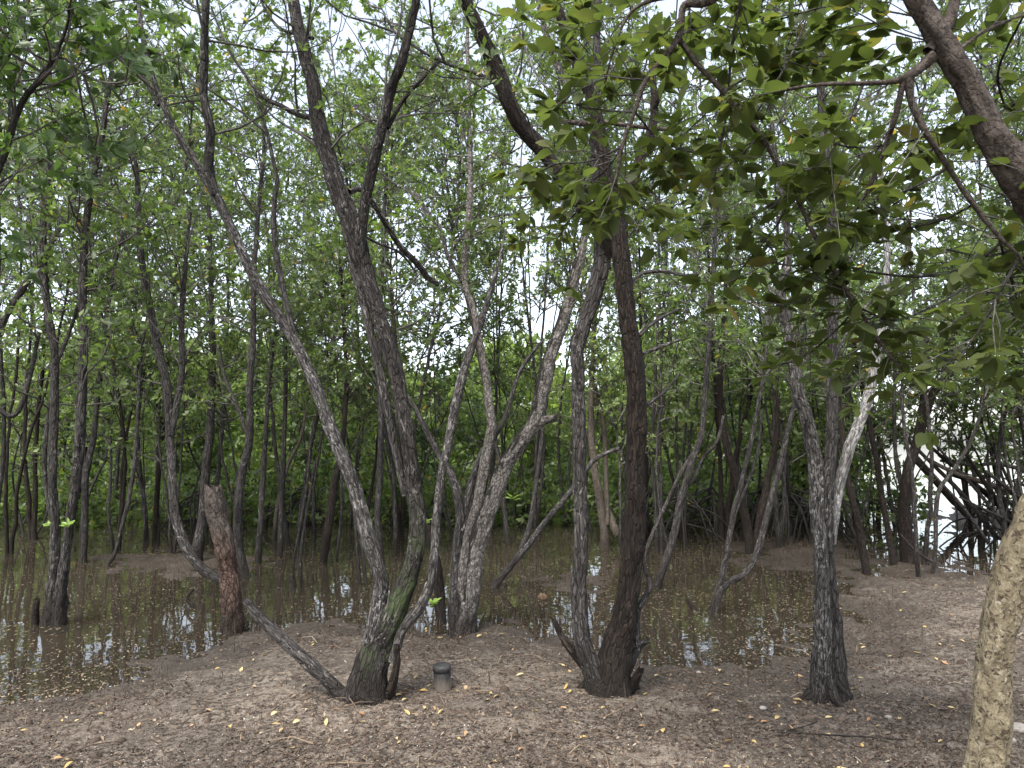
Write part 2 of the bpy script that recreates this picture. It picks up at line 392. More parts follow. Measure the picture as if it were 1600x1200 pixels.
def ground_mat():
    b = NB('muddy_sand'); z, pos = b.posz()
    big = b.noise(pos, 1.1, 5, .6); mid = b.noise(pos, 9, 5, .65); fine = b.noise(pos, 90, 3, .7)
    vor = b.n('ShaderNodeTexVoronoi'); vor.inputs['Scale'].default_value = 210; b.l(pos, vor.inputs['Vector'])
    c = b.ramp(mid, [(.3, (.118, .095, .074)), (.5, (.23, .19, .15)), (.75, (.33, .285, .23))])
    c = b.mix(b.ramp(big, [(.4, (0, 0, 0)), (.62, (.7, .7, .7))]), c, (.075, .064, .054))
    c = b.mix(b.math('MULTIPLY', b.ramp(vor.outputs['Color'], [(.8, (0, 0, 0)), (.9, (1, 1, 1))]), .55), c, (.42, .37, .31))
    c = b.mix(b.math('MULTIPLY', b.ramp(fine, [(.3, (1, 1, 1)), (.48, (0, 0, 0))]), .7), c, (.05, .037, .028))
    deb = b.noise(pos, 26, 6, .75); dm = b.ramp(deb, [(.47, (0, 0, 0)), (.55, (1, 1, 1))])
    dens = b.ramp(b.noise(pos, 1.8, 5, .65), [(.36, (.2, .2, .2)), (.52, (1, 1, 1))])
    c = b.mix(b.math('MULTIPLY', dm, dens), c, b.ramp(fine, [(.3, (.03, .025, .021)), (.6, (.075, .06, .048)), (.8, (.15, .12, .095))]))
    mr = b.n('ShaderNodeMapRange'); b.l(b.math('ADD', z, b.math('MULTIPLY', mid, .03)), mr.inputs[0])
    mr.inputs[1].default_value = .1; mr.inputs[2].default_value = .02; mr.inputs[3].default_value = 0; mr.inputs[4].default_value = 1
    wet = mr.outputs[0]
    c = b.mix(b.math('MULTIPLY', wet, .8), c, (.058, .049, .04))
    # grassy far bank
    sx = b.n('ShaderNodeSeparateXYZ'); b.l(pos, sx.inputs[0])
    g = b.n('ShaderNodeMapRange'); b.l(sx.outputs['Y'], g.inputs[0]); g.inputs[1].default_value = 24; g.inputs[2].default_value = 30
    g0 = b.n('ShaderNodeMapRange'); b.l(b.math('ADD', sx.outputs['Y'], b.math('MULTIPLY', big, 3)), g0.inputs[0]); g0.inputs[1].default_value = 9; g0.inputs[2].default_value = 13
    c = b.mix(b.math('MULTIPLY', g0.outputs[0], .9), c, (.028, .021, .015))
    c = b.mix(g.outputs[0], c, (.09, .14, .05))
    rg = b.math('SUBTRACT', .92, b.math('MULTIPLY', wet, .3))
    h = b.math('ADD', b.math('ADD', b.math('MULTIPLY', mid, 1.2), deb), b.math('ADD', b.math('MULTIPLY', fine, .35), b.math('MULTIPLY', vor.outputs['Distance'], .3)))
    return b.out(b.pbr(c, rg, b.bump(h, 1.0, .016), .12))
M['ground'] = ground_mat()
def water_mat():
    b = NB('shallow_water'); z, pos = b.posz()
    nb = b.bump(b.noise(pos, 3, 2, .4), .12, .02)
    fr = b.n('ShaderNodeFresnel'); fr.inputs['IOR'].default_value = 1.33; b.l(nb, fr.inputs['Normal'])
    tr = b.n('ShaderNodeBsdfTransparent'); tr.inputs[0].default_value = (.6, .5, .36, 1)
    df = b.n('ShaderNodeBsdfDiffuse'); df.inputs[0].default_value = (.09, .08, .06, 1)
    m1 = b.n('ShaderNodeMixShader'); m1.inputs[0].default_value = .25; b.l(tr.outputs[0], m1.inputs[1]); b.l(df.outputs[0], m1.inputs[2])
    gl = b.n('ShaderNodeBsdfGlossy'); gl.inputs['Roughness'].default_value = .015; b.l(nb, gl.inputs['Normal'])
    gl.inputs[0].default_value = (1, 1, 1, 1)
    m2 = b.n('ShaderNodeMixShader'); b.l(fr.outputs[0], m2.inputs[0]); b.l(m1.outputs[0], m2.inputs[1]); b.l(gl.outputs[0], m2.inputs[2])
    return b.out(m2.outputs[0])
M['water'] = water_mat()

# ------------------------------------------------------------------ the ground and the water
def build_ground():
    a1 = np.radians(np.linspace(-46, 46, 430)); a2 = np.radians(np.linspace(48, 312, 90))[1:-1]
    ang = np.concatenate([a1, a2]); na = len(ang)
    r = [.25]
    while r[-1] < 420:
        rr = r[-1]; r.append(rr+max(.012, rr*.009) if 2.5 < rr < 14 else rr*1.03+.03)
    r = np.array(r); nr = len(r)
    X = r[:, None]*np.sin(ang)[None]; Y = r[:, None]*np.cos(ang)[None]
    Z = ground_h(X, Y)
    m = (Y < 16) & (Y > 1)
    Z = Z+np.where(m, .006*fbm(X*22, Y*22, 5, 3)+.005*np.maximum(0, fbm(X*9, Y*9, 8, 3))**1, 0)
    V = np.stack([X, Y, Z], -1).reshape(-1, 3); V = np.vstack([V, [0, 0, float(ground_h(0, 0))]])
    i = np.arange(nr-1)[:, None]*na; j = np.arange(na)[None]; j2 = (j+1) % na
    f4 = np.stack([i+j, i+na+j, i+na+j2, i+j2], -1).reshape(-1, 4)
    f3 = np.stack([np.full(na, len(V)-1), j[0], j2[0]], -1)
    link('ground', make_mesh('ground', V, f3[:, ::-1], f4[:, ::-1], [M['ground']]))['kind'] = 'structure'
    print('ground verts', len(V))
build_ground()
wv = [(-60, 2.5, 0), (200, 2.5, 0), (200, 400, 0), (-60, 400, 0)]
link('water', make_mesh('water', wv, None, [(0, 1, 2, 3)], [M['water']], smooth=False))['kind'] = 'structure'

# ------------------------------------------------------------------ trees
def grow_crown(buf, starts, dirs, lens, L=.08, k=6, ntw=6, full=False, lmat=0, tmat=1, r0=.008, upb=.35, ros=1.0, ratio=.45):
    """side branches -> twigs -> whorls of leaves"""
    RC, RA = [], []
    for s, d, ln in zip(starts, dirs, lens):
        n = 5; p = s.copy(); d = norm(d); pts = [p.copy()]
        for i in range(n):
            d = norm(d+rng.normal(size=3)*.22+np.array([0, 0, upb*.3])); p = p+d*ln/n; pts.append(p.copy())
        pts = np.array(pts)
        tube(buf, pts, np.linspace(r0*(.6+ln*.6), r0*.35, n+1), 4, tmat, cap=False, seed=s[0])
        m = max(2, int(ntw*ln*1.4))
        t = rng.uniform(.25, 1, m)*n; t[0] = n-1e-3
        ii = np.minimum(t.astype(int), n-1); fr = (t-ii)[:, None]
        base = pts[ii]*(1-fr)+pts[ii+1]*fr
        td = norm(norm(pts[ii+1]-pts[ii])*.7+rng.normal(size=(m, 3))*.7+np.array([0, 0, upb]))
        tl = rng.uniform(.1, .38, m)[:, None]*(.6+.5*ln)
        tip = base+td*tl; mid = (base+tip)/2+rng.normal(size=(m, 3))*.02
        for a, b_, c in zip(base, mid, tip):
            tube(buf, np.array([a, b_, c]), [r0*.35, r0*.28, r0*.2], 3, tmat, cap=False)
        RC += [tip, mid, base*.35+mid*.65][:2+(ros > 1.2)]; RA += [td, td+rng.normal(size=td.shape)*.5, td+rng.normal(size=td.shape)*.6][:2+(ros > 1.2)]
    if RC:
        C = np.vstack(RC[0::2]); A = np.vstack(RA[0::2]); C2 = np.vstack(RC[1::2]); A2 = np.vstack(RA[1::2]); kp = rng.random(len(C2)) < .55
        rosettes(buf, C2[kp], A2[kp], k, L*.9, mat=lmat, full=full, ratio=ratio)
        if ros < 1: keep = rng.random(len(C)) < ros; C, A = C[keep], A[keep]
        rosettes(buf, C, A, k+2, L, mat=lmat, full=full, ratio=ratio)
def sample_starts(stems, zmin, n, pw=1.0):
    """choose n points on the stems above zmin"""
    pts, dr = [], []
    for C, R in stems:
        T = norm(np.gradient(C, axis=0)); ok = C[:, 2] > zmin
        pts.append(C[ok]); dr.append(T[ok])
    pts = np.vstack(pts); dr = np.vstack(dr)
    if len(pts) == 0: return None, None
    wgt = (pts[:, 2]-zmin+.3)**pw; wgt /= wgt.sum()
    ix = rng.choice(len(pts), n, p=wgt)
    rad = rng.normal(size=(n, 3)); d = dr[ix]*.45+norm(rad)*[1, 1, .35]
    return pts[ix], d

NT = [0]
def traced_tree(name, label, stems, bark='slim', cat='tree', group=None, base=None, crown=None, near_=False, d0=None, flare=.35, ws=.72):
    """stems: list of (part name, [(px, py, width px), ...], depth change in m, optional dict)"""
    NT[0] += 1; seed0 = NT[0]*1.37
    x0, y0, w0 = stems[0][1][0]
    g = gpt(x0, y0) if base is None else gpt(*base)
    y_ = g[1]; z_ = g[2]-CAMZ
    d = (y_*CP+z_*SP) if d0 is None else d0
    root = empty(name, g); tag(root, label, cat, group)
    traced = []; out3 = []
    for si, st in enumerate(stems):
        pn, pts, dd = st[:3]; opt = st[3] if len(st) > 3 else {}
        pts = [tuple(p) for p in pts]
        if si == 0 or opt.get('own'): ds = opt.get('d') or d
        else:
            best = min(((abs(q[0]-pts[0][0])**2+abs(q[1]-pts[0][1])**2, q[3]) for tr in traced for q in tr)); ds = best[1]
        ln = [0]
        for a, b_ in zip(pts, pts[1:]): ln.append(ln[-1]+math.hypot(b_[0]-a[0], b_[1]-a[1]))
        tr = []
        for p, l_ in zip(pts, ln):
            tr.append((p[0], p[1], p[2], ds+dd*(l_/(ln[-1]+1e-9))+random.uniform(-.01, .01)*ds*.5*(l_ > 0)))
        dense = []
        for a, b_ in zip(tr, tr[1:]):
            for k in range(8): dense.append(tuple(a[i]+(b_[i]-a[i])*k/8 for i in range(4)))
        dense.append(tr[-1]); traced.append(dense)
        Q = [P(p[0], p[1], p[3]) for p in tr]; R = [p[2]*opt.get('ws', ws)/2/F*p[3] for p in tr]
        if si == 0 or opt.get('ground'):
            gz = float(ground_h(Q[0][0], Q[0][1]))
            Q.insert(0, np.array([Q[0][0]-(Q[1][0]-Q[0][0])*.1, Q[0][1], min(gz, Q[0][2])-.12])); R.insert(0, R[0]*1.08)
        step = (.022 if near_ else .07)
        C, RR = spline(Q, R, step)
        C = C+np.stack([fbm(C[:, 2]*1.7, seed0+si, 1, 3), fbm(C[:, 2]*1.7, seed0+si, 9, 3), 0*C[:, 0]], 1)*np.minimum(RR, .05)[:, None]*.5
        b = Buf()
        rmax = max(RR)
        sides = (44 if rmax > .06 else 26 if rmax > .03 else 12) if near_ else (14 if rmax > .06 else 8)
        tube(b, C, RR, sides, rough=opt.get('rough', .32 if near_ else .2), flare=flare if (si == 0 or opt.get('ground')) else opt.get('flare', 0),
             seed=seed0+si*.61, jag=opt.get('jag', 0), knots=(int(len(C)/40)+1) if near_ else 0)
        m = M[opt.get('bark', bark)]
        o = link(pn, b.mesh(pn, [m], g), root)
        if opt.get('label'): o['label'] = opt['label']
        if not opt.get('nocrown'): out3.append((C, RR))
    if crown:
        b = Buf(); c = dict(crown)
        zmin = c.pop('zmin', 2.0); n = c.pop('n', 40); pw = c.pop('pw', .6); lr = c.pop('len', (.4, 1.2)); lm = c.pop('leaf', 'leaf')
        s, dr = sample_starts(out3, zmin, n, pw)
        if s is not None and len(s):
            grow_crown(b, s, dr, rng.uniform(lr[0], lr[1], n), **c)
            link('crown', b.mesh('crown', [M[lm], M['twig']], g), root)
    return root

CR = lambda **k: dict(dict(zmin=2.2, n=40, len=(.4, 1.2), L=.08, k=6, ntw=6), **k)

# --- the twin-stemmed tree left of centre
traced_tree('mangrove_tree', 'large forked tree with a mossy stem and a pale streaked stem, beside the post', [
    ('trunk', [(574,1092,80),(582,1045,74),(596,1005,64),(614,970,56),(632,925,49),(645,882,42),(649,850,39),(648,775,36),(637,700,34),(621,600,32),(607,550,32),(593,500,33),(581,460,34),(571,420,36),(557,375,44),(541,325,38),(520,267,36),(501,200,30),(489,133,29),(472,67,28),(456,0,27),(440,-70,24),(425,-130,20)], .5, {'bark': 'mossy'}),
    ('limb', [(563,400,26),(568,350,24),(571,320,23),(581,267,24),(595,200,24),(610,140,22),(625,105,21),(639,60,19),(652,0,17),(660,-80,14)], -.4, {'bark': 'mossy'}),
    ('limb', [(634,775,18),(617,705,20),(600,620,20),(590,570,19),(580,525,19),(570,480,18),(560,440,18),(550,395,17),(538,345,16),(522,310,15),(507,262,10)], .25, {'bark': 'grey'}),
    ('trunk', [(577,1060,44),(582,1010,40),(590,965,35),(598,930,33),(597,900,32),(580,850,31),(565,800,31),(550,750,29),(530,700,27),(510,650,25),(490,600,24),(463,537,23),(440,500,23),(417,467,22),(400,437,22),(378,395,21),(357,350,20),(336,305,20),(312,265,17),(280,215,16),(255,165,14),(238,120,12),(225,70,11),(218,20,10),(213,-50,8)], .5, {'bark': 'streak', 'ground': 1, 'd': None}),
    ('limb', [(336,305,20),(325,260,20),(328,205,20),(318,150,18),(320,80,17),(322,0,16),(323,-70,14)], -.2, {'bark': 'grey'}),
    ('limb', [(468,548,14),(453,495,14),(441,440,13),(430,370,12),(430,310,11),(434,285,10),(425,240,8),(413,190,6),(398,140,4)], .3, {'bark': 'grey'}),
    ('limb', [(247,165,9),(228,130,9),(205,105,7),(180,80,5),(150,50,3)], .1, {'bark': 'grey'}),
    ('stub', [(560,1092,36),(535,1083,30),(510,1062,29),(470,1026,26),(430,990,23),(400,960,20),(386,941,15)], .15, {'jag': .03, 'label': 'bare dead limb reaching up to the left', 'nocrown': 1, 'bark': 'grey'}),
    ('stub', [(600,1102,22),(612,1070,20),(619,1035,16),(618,1008,12)], -.05, {'bark': 'dark', 'nocrown': 1}),
    ('limb', [(612,1035,18),(628,985,22),(652,955,23),(672,915,21),(679,860,20),(683,800,19),(690,740,18),(702,680,19),(714,620,19),(730,560,16),(748,510,14),(765,460,11),(780,410,8),(790,360,5)], .5, {'bark': 'streak', 'label': 'slender pale limb with white lichen'}),
    ('limb', [(497,185,12),(470,180,11),(440,165,10),(410,150,9),(385,120,7),(362,85,6),(345,50,5),(330,10,4)], .2, {'bark': 'grey'}),
    ('limb', [(490,60,8),(440,45,7),(415,15,6),(400,-20,4)], .2, {'bark': 'grey'}),
    ('limb', [(605,200,10),(625,165,9),(640,145,8),(665,118,7),(685,95,5)], .2, {'bark': 'dark'}),
    ('limb', [(512,240,7),(470,210,6),(430,185,5),(400,150,3)], .3, {'bark': 'twig'}),
    ('limb', [(545,300,13),(565,297,12),(590,330,12),(605,355,12),(625,385,12),(650,410,12),(670,435,12),(685,445,8)], .9, {'bark': 'streak'}),
    ('limb', [(553,360,6),(590,380,6),(625,395,6),(650,425,5)], .5, {'bark': 'streak'}),
], near_=True, flare=.7, bark='mossy', crown=CR(zmin=3.2, n=46, len=(.3, 1.), L=.06))

# --- the dark tree at the centre
traced_tree('mangrove_tree', 'dark brown forked tree at the centre, its black base ringed by broken stubs', [
    ('trunk', [(950,1082,82),(962,1012,58),(975,960,52),(985,880,47),(991,800,45),(992,720,44),(993,640,44),(990,560,44),(981,500,42),(975,440,40),(968,370,38),(960,325,36),(950,280,32),(938,210,29),(925,155,27),(903,100,26),(885,50,24),(865,0,22),(845,-70,20)], .2, {'bark': 'dark'}),
    ('trunk', [(935,1065,50),(914,1005,36),(908,930,34),(908,860,31),(906,780,30),(905,700,29),(905,620,29),(904,550,30),(914,505,32),(930,455,34),(940,405,34),(937,340,28),(931,280,24),(930,220,22),(930,150,20),(932,70,18),(935,-20,15)], .45, {'bark': 'grey', 'ground': 1}),
    ('limb', [(955,400,34),(925,345,35),(900,312,35),(870,270,33),(840,230,32),(815,200,31),(795,160,32),(770,100,31),(745,45,30),(725,0,28),(698,-60,24)], -.5, {'bark': 'dark'}),
    ('limb', [(962,330,28),(985,290,23),(1006,240,22),(1020,205,20),(1024,160,16),(1022,120,12),(1028,60,9)], .2, {'bark': 'dark'}),
    ('stub', [(1020,175,14),(1035,138,13),(1056,118,10)], -.1, {'bark': 'dark', 'nocrown': 1}),
    ('stub', [(930,1060,26),(905,1030,21),(888,1008,18),(876,990,16),(866,968,12)], .1, {'bark': 'dark', 'jag': .03, 'nocrown': 1}),
    ('stub', [(968,1070,28),(983,1040,20),(994,1015,18),(1012,1000,12)], .1, {'bark': 'grey', 'jag': .02, 'nocrown': 1}),
    ('stub', [(994,1015,17),(994,985,15),(994,955,14),(1005,935,13),(1014,915,10),(1004,880,6)], .1, {'bark': 'streak', 'nocrown': 1}),
    ('stub', [(980,1088,24),(990,1070,24),(1000,1050,18)], -.1, {'bark': 'dark', 'jag': .03, 'nocrown': 1}),
    ('limb', [(985,450,10),(1000,430,9),(1020,424,9),(1045,425,8),(1068,430,8),(1092,428,5)], .2, {'bark': 'streak'}),
    ('limb', [(998,525,10),(1015,508,9),(1035,495,8),(1063,482,5)], .2, {'bark': 'grey'}),
    ('limb', [(1005,553,8),(1025,545,7),(1045,537,6),(1065,530,4)], .2, {'bark': 'streak'}),
    ('limb', [(1008,635,8),(1025,622,7),(1040,610,6),(1060,585,4)], .3, {'bark': 'grey'}),
    ('limb', [(930,195,14),(880,190,12),(845,186,10)], .1, {'bark': 'tan'}),
    ('limb', [(940,190,8),(985,196,9),(1020,200,9),(1058,204,6)], .1, {'bark': 'tan'}),
    ('limb', [(890,145,14),(870,100,13),(855,60,12),(842,10,10),(835,-30,8)], .4, {'bark': 'streak'}),
    ('limb', [(868,150,6),(840,120,5),(815,60,4),(803,10,3)], .3, {'bark': 'twig'}),
    ('limb', [(775,130,9),(745,115,8),(700,100,7),(660,80,6),(630,60,5),(610,40,4),(595,10,3)], .4, {'bark': 'grey'}),
], near_=True, flare=.6, bark='dark', crown=CR(zmin=3.3, n=40, len=(.3, 1.), L=.06))

# --- the fused pair at the right
traced_tree('mangrove_tree', 'grey tree of two fused straight stems with a white limb branching right', [
    ('trunk', [(1284,1095,50),(1285,1000,38),(1286,900,31),(1277,800,29),(1273,720,29),(1261,660,28),(1248,610,26),(1240,560,24),(1229,500,22),(1221,455,19),(1232,410,16),(1228,340,13),(1215,270,10),(1205,190,8)], .3, {'bark': 'streak'}),
    ('trunk', [(1308,1098,52),(1306,1000,38),(1298,900,29),(1295,820,28),(1297,740,26),(1298,660,24),(1299,560,23),(1303,470,22),(1300,380,20),(1291,300,18),(1285,200,17),(1280,100,16),(1275,0,14),(1270,-70,12)], .5, {'bark': 'grey', 'ground': 1}),
    ('limb', [(1299,850,16),(1301,810,19),(1309,755,22),(1325,700,25),(1345,650,24),(1360,605,22),(1369,560,20),(1378,510,17),(1385,450,14),(1387,380,12),(1380,300,10),(1372,200,8)], .4, {'bark': 'white', 'label': 'white-barked limb leaning right'}),
    ('limb', [(1225,470,8),(1205,455,7),(1190,430,5)], .1, {'bark': 'streak'}),
    ('limb', [(1302,560,9),(1320,530,9),(1335,500,9),(1360,470,7),(1378,440,5)], .3, {'bark': 'streak'}),
    ('limb', [(1245,585,7),(1275,540,7),(1295,510,6)], .2, {'bark': 'streak'}),
    ('root', [(1318,1088,26),(1322,1100,22),(1318,1112,12)], -.05, {'bark': 'dark', 'nocrown': 1}),
], near_=True, flare=.7, bark='grey', crown=CR(zmin=2.9, n=18, len=(.3, .9), L=.065, full=True))

def feet(px, py, r, n, bark, rootname):
    g = gpt(px, py); par = min((o for o in bpy.data.objects if o.get('category') == 'tree'), key=lambda o: (o.location.x-g[0])**2+(o.location.y-g[1])**2)
    o0 = np.array(par.location)
    for i in range(n):
        a = 2*PI*i/n+random.uniform(-.35, .35); l_ = r*random.uniform(.3, 1.1); w0 = r*random.uniform(.3, .5)
        p = [g+[math.cos(a)*r*.3, math.sin(a)*r*.3, .13], g+[math.cos(a)*r*.95, math.sin(a)*r*.95, .045], g+[math.cos(a+.2)*(r+l_*.5), math.sin(a+.2)*(r+l_*.5), .0], g+[math.cos(a+.3)*(r+l_), math.sin(a+.3)*(r+l_), -.06]]
        C, RR = spline(p, [w0, w0*.85, w0*.5, w0*.25], .02); b = Buf(); tube(b, C, RR, 14, rough=.3, seed=a*3+px)
        link('root', b.mesh('root', [M[bark]], o0), par)
feet(574, 1090, .115, 6, 'mossy', 'root'); feet(950, 1078, .12, 6, 'dark', 'root'); feet(1296, 1096, .1, 4, 'grey', 'root')
# --- pale leaning tree and its white companion
traced_tree('mangrove_tree', 'pale tree leaning right with blackened edge and short cut stub, behind the post', [
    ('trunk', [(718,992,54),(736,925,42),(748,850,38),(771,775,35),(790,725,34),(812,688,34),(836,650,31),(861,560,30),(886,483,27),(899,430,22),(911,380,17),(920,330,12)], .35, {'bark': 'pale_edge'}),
    ('stub', [(828,672,22),(848,658,21),(866,653,17)], -.1, {'bark': 'pale', 'jag': .03, 'nocrown': 1}),
    ('trunk', [(724,915,28),(733,850,27),(743,800,25),(754,750,25),(764,700,24),(770,663,22),(764,620,18),(759,583,17),(750,535,14),(740,485,13),(726,435,13),(732,350,14),(735,250,12),(733,150,10),(731,60,8),(729,-20,6)], .9, {'bark': 'pale', 'label': 'whitish companion stem', 'ground': 1}),
    ('trunk', [(712,950,26),(712,900,24),(716,850,25),(720,800,22),(706,748,18),(682,705,14),(660,660,12),(645,632,9),(622,600,6)], .5, {'bark': 'grey', 'ground': 1}),
    ('limb', [(724,830,22),(734,765,18),(752,710,15),(769,690,12),(790,650,9),(805,600,9),(825,560,8),(850,530,6)], .4, {'bark': 'grey'}),
    ('limb', [(722,440,9),(700,400,9),(690,360,8),(670,335,9),(655,310,8),(648,300,6)], .5, {'bark': 'streak'}),
    ('limb', [(733,240,5),(722,190,5),(724,130,4),(722,80,3)], .2, {'bark': 'streak'}),
], near_=True, flare=.35, bark='pale', crown=CR(zmin=2.4, n=26, len=(.3, 1.0), L=.075))
traced_tree('mangrove_tree', 'slim dark stem with a black foot, just left of the pale leaning tree', [
    ('trunk', [(690,975,24),(688,925,23),(680,870,20),(668,825,18),(655,775,15),(640,720,13),(630,650,10),(622,560,8),(610,460,6)], .5)],
    bark='dark', crown=CR(n=10, zmin=2.6))

# --- broken reddish trunk with a curved live limb
traced_tree('broken_trunk', 'thick reddish broken-off trunk with a live limb curving away left, in the mud', [
    ('trunk', [(363,990,40),(361,930,35),(356,890,34),(351,850,37),(342,815,37),(336,785,34),(332,765,29)], .1, {'bark': 'red', 'jag': .06, 'nocrown': 1}),
    ('limb', [(352,905,19),(318,892,19),(292,862,17),(277,820,16),(269,760,15),(266,700,16),(262,640,16),(258,590,15),(246,540,14),(233,480,13),(223,420,12),(218,350,10),(214,280,8),(205,200,6)], .9, {'bark': 'slim'}),
    ('limb', [(266,680,13),(275,640,12),(284,580,11),(284,500,10),(290,420,8),(298,330,6)], .3, {'bark': 'slim'}),
], near_=True, bark='red', cat='tree', ws=.82, crown=CR(zmin=2.0, n=34))
# --- left pair
traced_tree('mangrove_tree', 'two straight grey-brown stems rising from one foot at the left water edge', [
    ('trunk', [(74,985,28),(82,900,23),(85,820,19),(81,740,17),(83,640,18),(86,560,17),(76,500,16),(70,430,15),(70,350,14),(76,270,12),(90,180,10),(105,90,7)], .4, {'bark': 'slim'}),
    ('trunk', [(90,985,30),(98,900,23),(108,830,21),(118,760,21),(124,680,20),(129,600,18),(131,520,17),(129,450,16),(132,380,15),(142,300,13),(160,210,11),(175,110,8)], -.2, {'bark': 'slim', 'ground': 1}),
    ('limb', [(83,820,9),(72,760,9),(71,700,9),(76,650,8),(84,600,6)], .2),
    ('limb', [(88,570,9),(104,530,8),(122,480,7),(135,430,5)], .2),
    ('stub', [(56,970,16),(56,952,15),(57,938,13)], 0, {'own': 1, 'ground': 1, 'bark': 'dark', 'jag': .03, 'nocrown': 1, 'd': None}),
], near_=True, bark='slim', crown=CR(zmin=1.9, n=60))

def simple(label, stems, bark='slim', n=26, zmin=2.0, name='mangrove_tree', group=None, **k):
    out = []
    for i, s in enumerate(stems):
        dd = s[0]; pts = s[1]; opt = s[2] if len(s) > 2 else {}
        out.append(('trunk' if i == 0 or opt.get('ground') else 'limb', pts, dd, opt))
    c = CR(zmin=zmin, n=n); c.update(k.pop('cr', {}))
    return traced_tree(name, label, out, bark=bark, crown=c if n else None, group=group, **k)
simple('slim bent stem between the left pair and the hooked thin stem',
       [(.4, [(130,880,16),(133,800,14),(136,740,14),(146,680,12),(156,600,11),(161,540,10),(168,480,9),(182,400,8),(200,340,6)])], n=30)
simple('thin stem sweeping up from a hooked foot at far left of the mud islet',
       [(.5, [(166,885,9),(180,862,9),(192,820,9),(203,770,9),(212,700,9),(216,640,8),(220,580,7),(225,520,6)])], n=18)
simple('tall dark stem right behind the broken red trunk', [(.5, [(384,905,24),(373,850,20),(373,790,19),(380,740,18),(389,690,17),(391,620,15),(395,540,13),(396,450,12),(402,350,10),(410,260,8),(415,150,6)]),
       (.5, [(389,690,8),(372,640,8),(352,590,7),(340,540,6)])], n=44)
simple('dark straight stem left of the broken red trunk top', [(.3, [(308,875,26),(318,805,20),(322,740,18),(328,660,17),(332,580,15),(331,490,12),(329,400,10),(326,300,7)])], n=40)
simple('thin upright stem between the hooked stem and the curved limb', [(.3, [(245,850,12),(246,770,11),(247,700,10),(250,620,8),(252,540,7),(248,460,5)])], n=26)
simple('slender stem leaning left among the rear left trees', [(.5, [(230,852,10),(226,790,10),(217,720,9),(216,660,8),(222,600,7),(230,540,6)])], n=22)
simple('dark stem with thick waist left of the pale streaked trunk, standing in water', [(.3, [(503,886,17),(511,840,19),(519,795,18),(523,750,16),(530,720,13),(538,660,11),(541,590,9),(538,500,8),(530,400,6)])], n=34, bark='dark')
simple('narrow stem beside the thick-waisted dark stem', [(.3, [(524,880,7),(532,820,7),(534,760,7),(536,700,6),(545,600,5)])], n=14)
simple('straight grey stem standing in the middle pool', [(.2, [(438,872,12),(440,800,12),(442,730,11),(445,650,10),(446,560,9),(443,470,7)])], n=28)
simple('short dark stem at the left edge of the middle pool', [(.2, [(404,882,15),(407,820,13),(411,760,12),(414,690,11),(420,600,9),(430,520,7)])], n=24)
simple('tan-barked stem leaning right behind the middle pool', [(.4, [(427,848,9),(432,800,9),(440,760,8),(455,715,7),(468,690,6),(478,640,5)])], bark='tan', n=12)
simple('upright stem seen in the gap between the twin trunks', [(.2, [(596,885,15),(591,810,14),(593,745,14),(597,670,13),(593,600,12),(594,520,12),(597,440,11),(600,360,10),(604,270,8),(606,180,6)])], bark='grey', n=44)
simple('thin dark stem behind the mossy trunk', [(.3, [(617,868,9),(617,800,9),(613,735,9),(604,690,8),(596,640,6)])], n=16)
simple('clump of thin whips rising from the middle pool', [(.2, [(462,925,6),(458,890,6),(466,840,6),(475,790,6),(482,730,5),(488,660,4)]), (.1, [(470,915,6),(470,860,6),(478,810,5),(492,720,4)], {'ground': 1, 'own': 1}),
       (.1, [(462,925,6),(450,905,5),(447,898,4)])], n=10, zmin=1.9, name='mangrove_sapling', cat='sapling')
simple('pair of thin whips standing left of the pale streaked trunk foot', [(.2, [(563,922,8),(560,880,7),(556,830,6),(552,780,5),(549,730,4)]), (.1, [(574,922,7),(570,890,6),(564,850,5),(556,815,4)])],
       n=0, name='mangrove_sapling', cat='sapling')
simple('tan smooth trunk with a second trunk bowing out right, seen between the dark stems', [(.2, [(944,860,26),(943,835,18),(940,800,17),(933,760,17),(926,710,15),(923,640,14),(926,560,11),(930,480,8)]),
       (.3, [(966,838,16),(955,815,17),(942,785,17),(931,755,16)]), (.5, [(948,820,12),(947,760,12),(946,700,11),(938,640,10),(930,600,8)])], bark='tan', n=30)
simple('slanting grey trunk with a black charred foot in the pool right of centre', [(.5, [(1024,925,26),(1034,895,17),(1048,850,17),(1059,800,17),(1069,765,16),(1082,720,15),(1096,675,14),(1101,620,13),(1107,550,12),(1111,480,11),(1115,400,10),(1121,310,8),(1125,210,6)]),
       (.2, [(1069,765,9),(1085,745,9),(1098,715,8),(1120,690,7),(1130,650,6)])], bark='grey', n=44)
simple('thin stem crossing left of the slanting charred-foot trunk', [(.4, [(998,922,8),(1008,870,9),(1022,830,9),(1040,790,9),(1058,750,9),(1075,720,8),(1095,690,6)])], n=8)
simple('wide V-shaped tree standing in the pool between the dark tree and the fused pair', [(.3, [(1112,965,26),(1119,935,20),(1128,900,13),(1138,850,12),(1146,800,11),(1157,760,10),(1172,700,9),(1182,650,8),(1196,560,7),(1202,480,5)]),
       (.4, [(1120,932,17),(1136,911,16),(1160,899,15),(1178,876,14),(1190,840,14),(1204,785,13),(1216,740,12),(1230,680,11),(1241,630,9),(1250,560,7),(1262,470,5)]),
       (.2, [(1141,835,8),(1153,790,8),(1170,750,7),(1185,700,6),(1190,640,5)])], bark='grey', n=36, near_=True)
simple('dark trunk bowed left behind the V-shaped tree', [(.3, [(1170,866,20),(1166,815,19),(1157,780,18),(1147,735,17),(1136,700,16),(1127,650,15),(1125,590,13),(1130,510,11),(1134,420,8),(1137,330,6)]),
       (.3, [(1182,850,22),(1188,800,20),(1198,760,16),(1210,700,12),(1215,620,8)])], bark='dark', n=44)
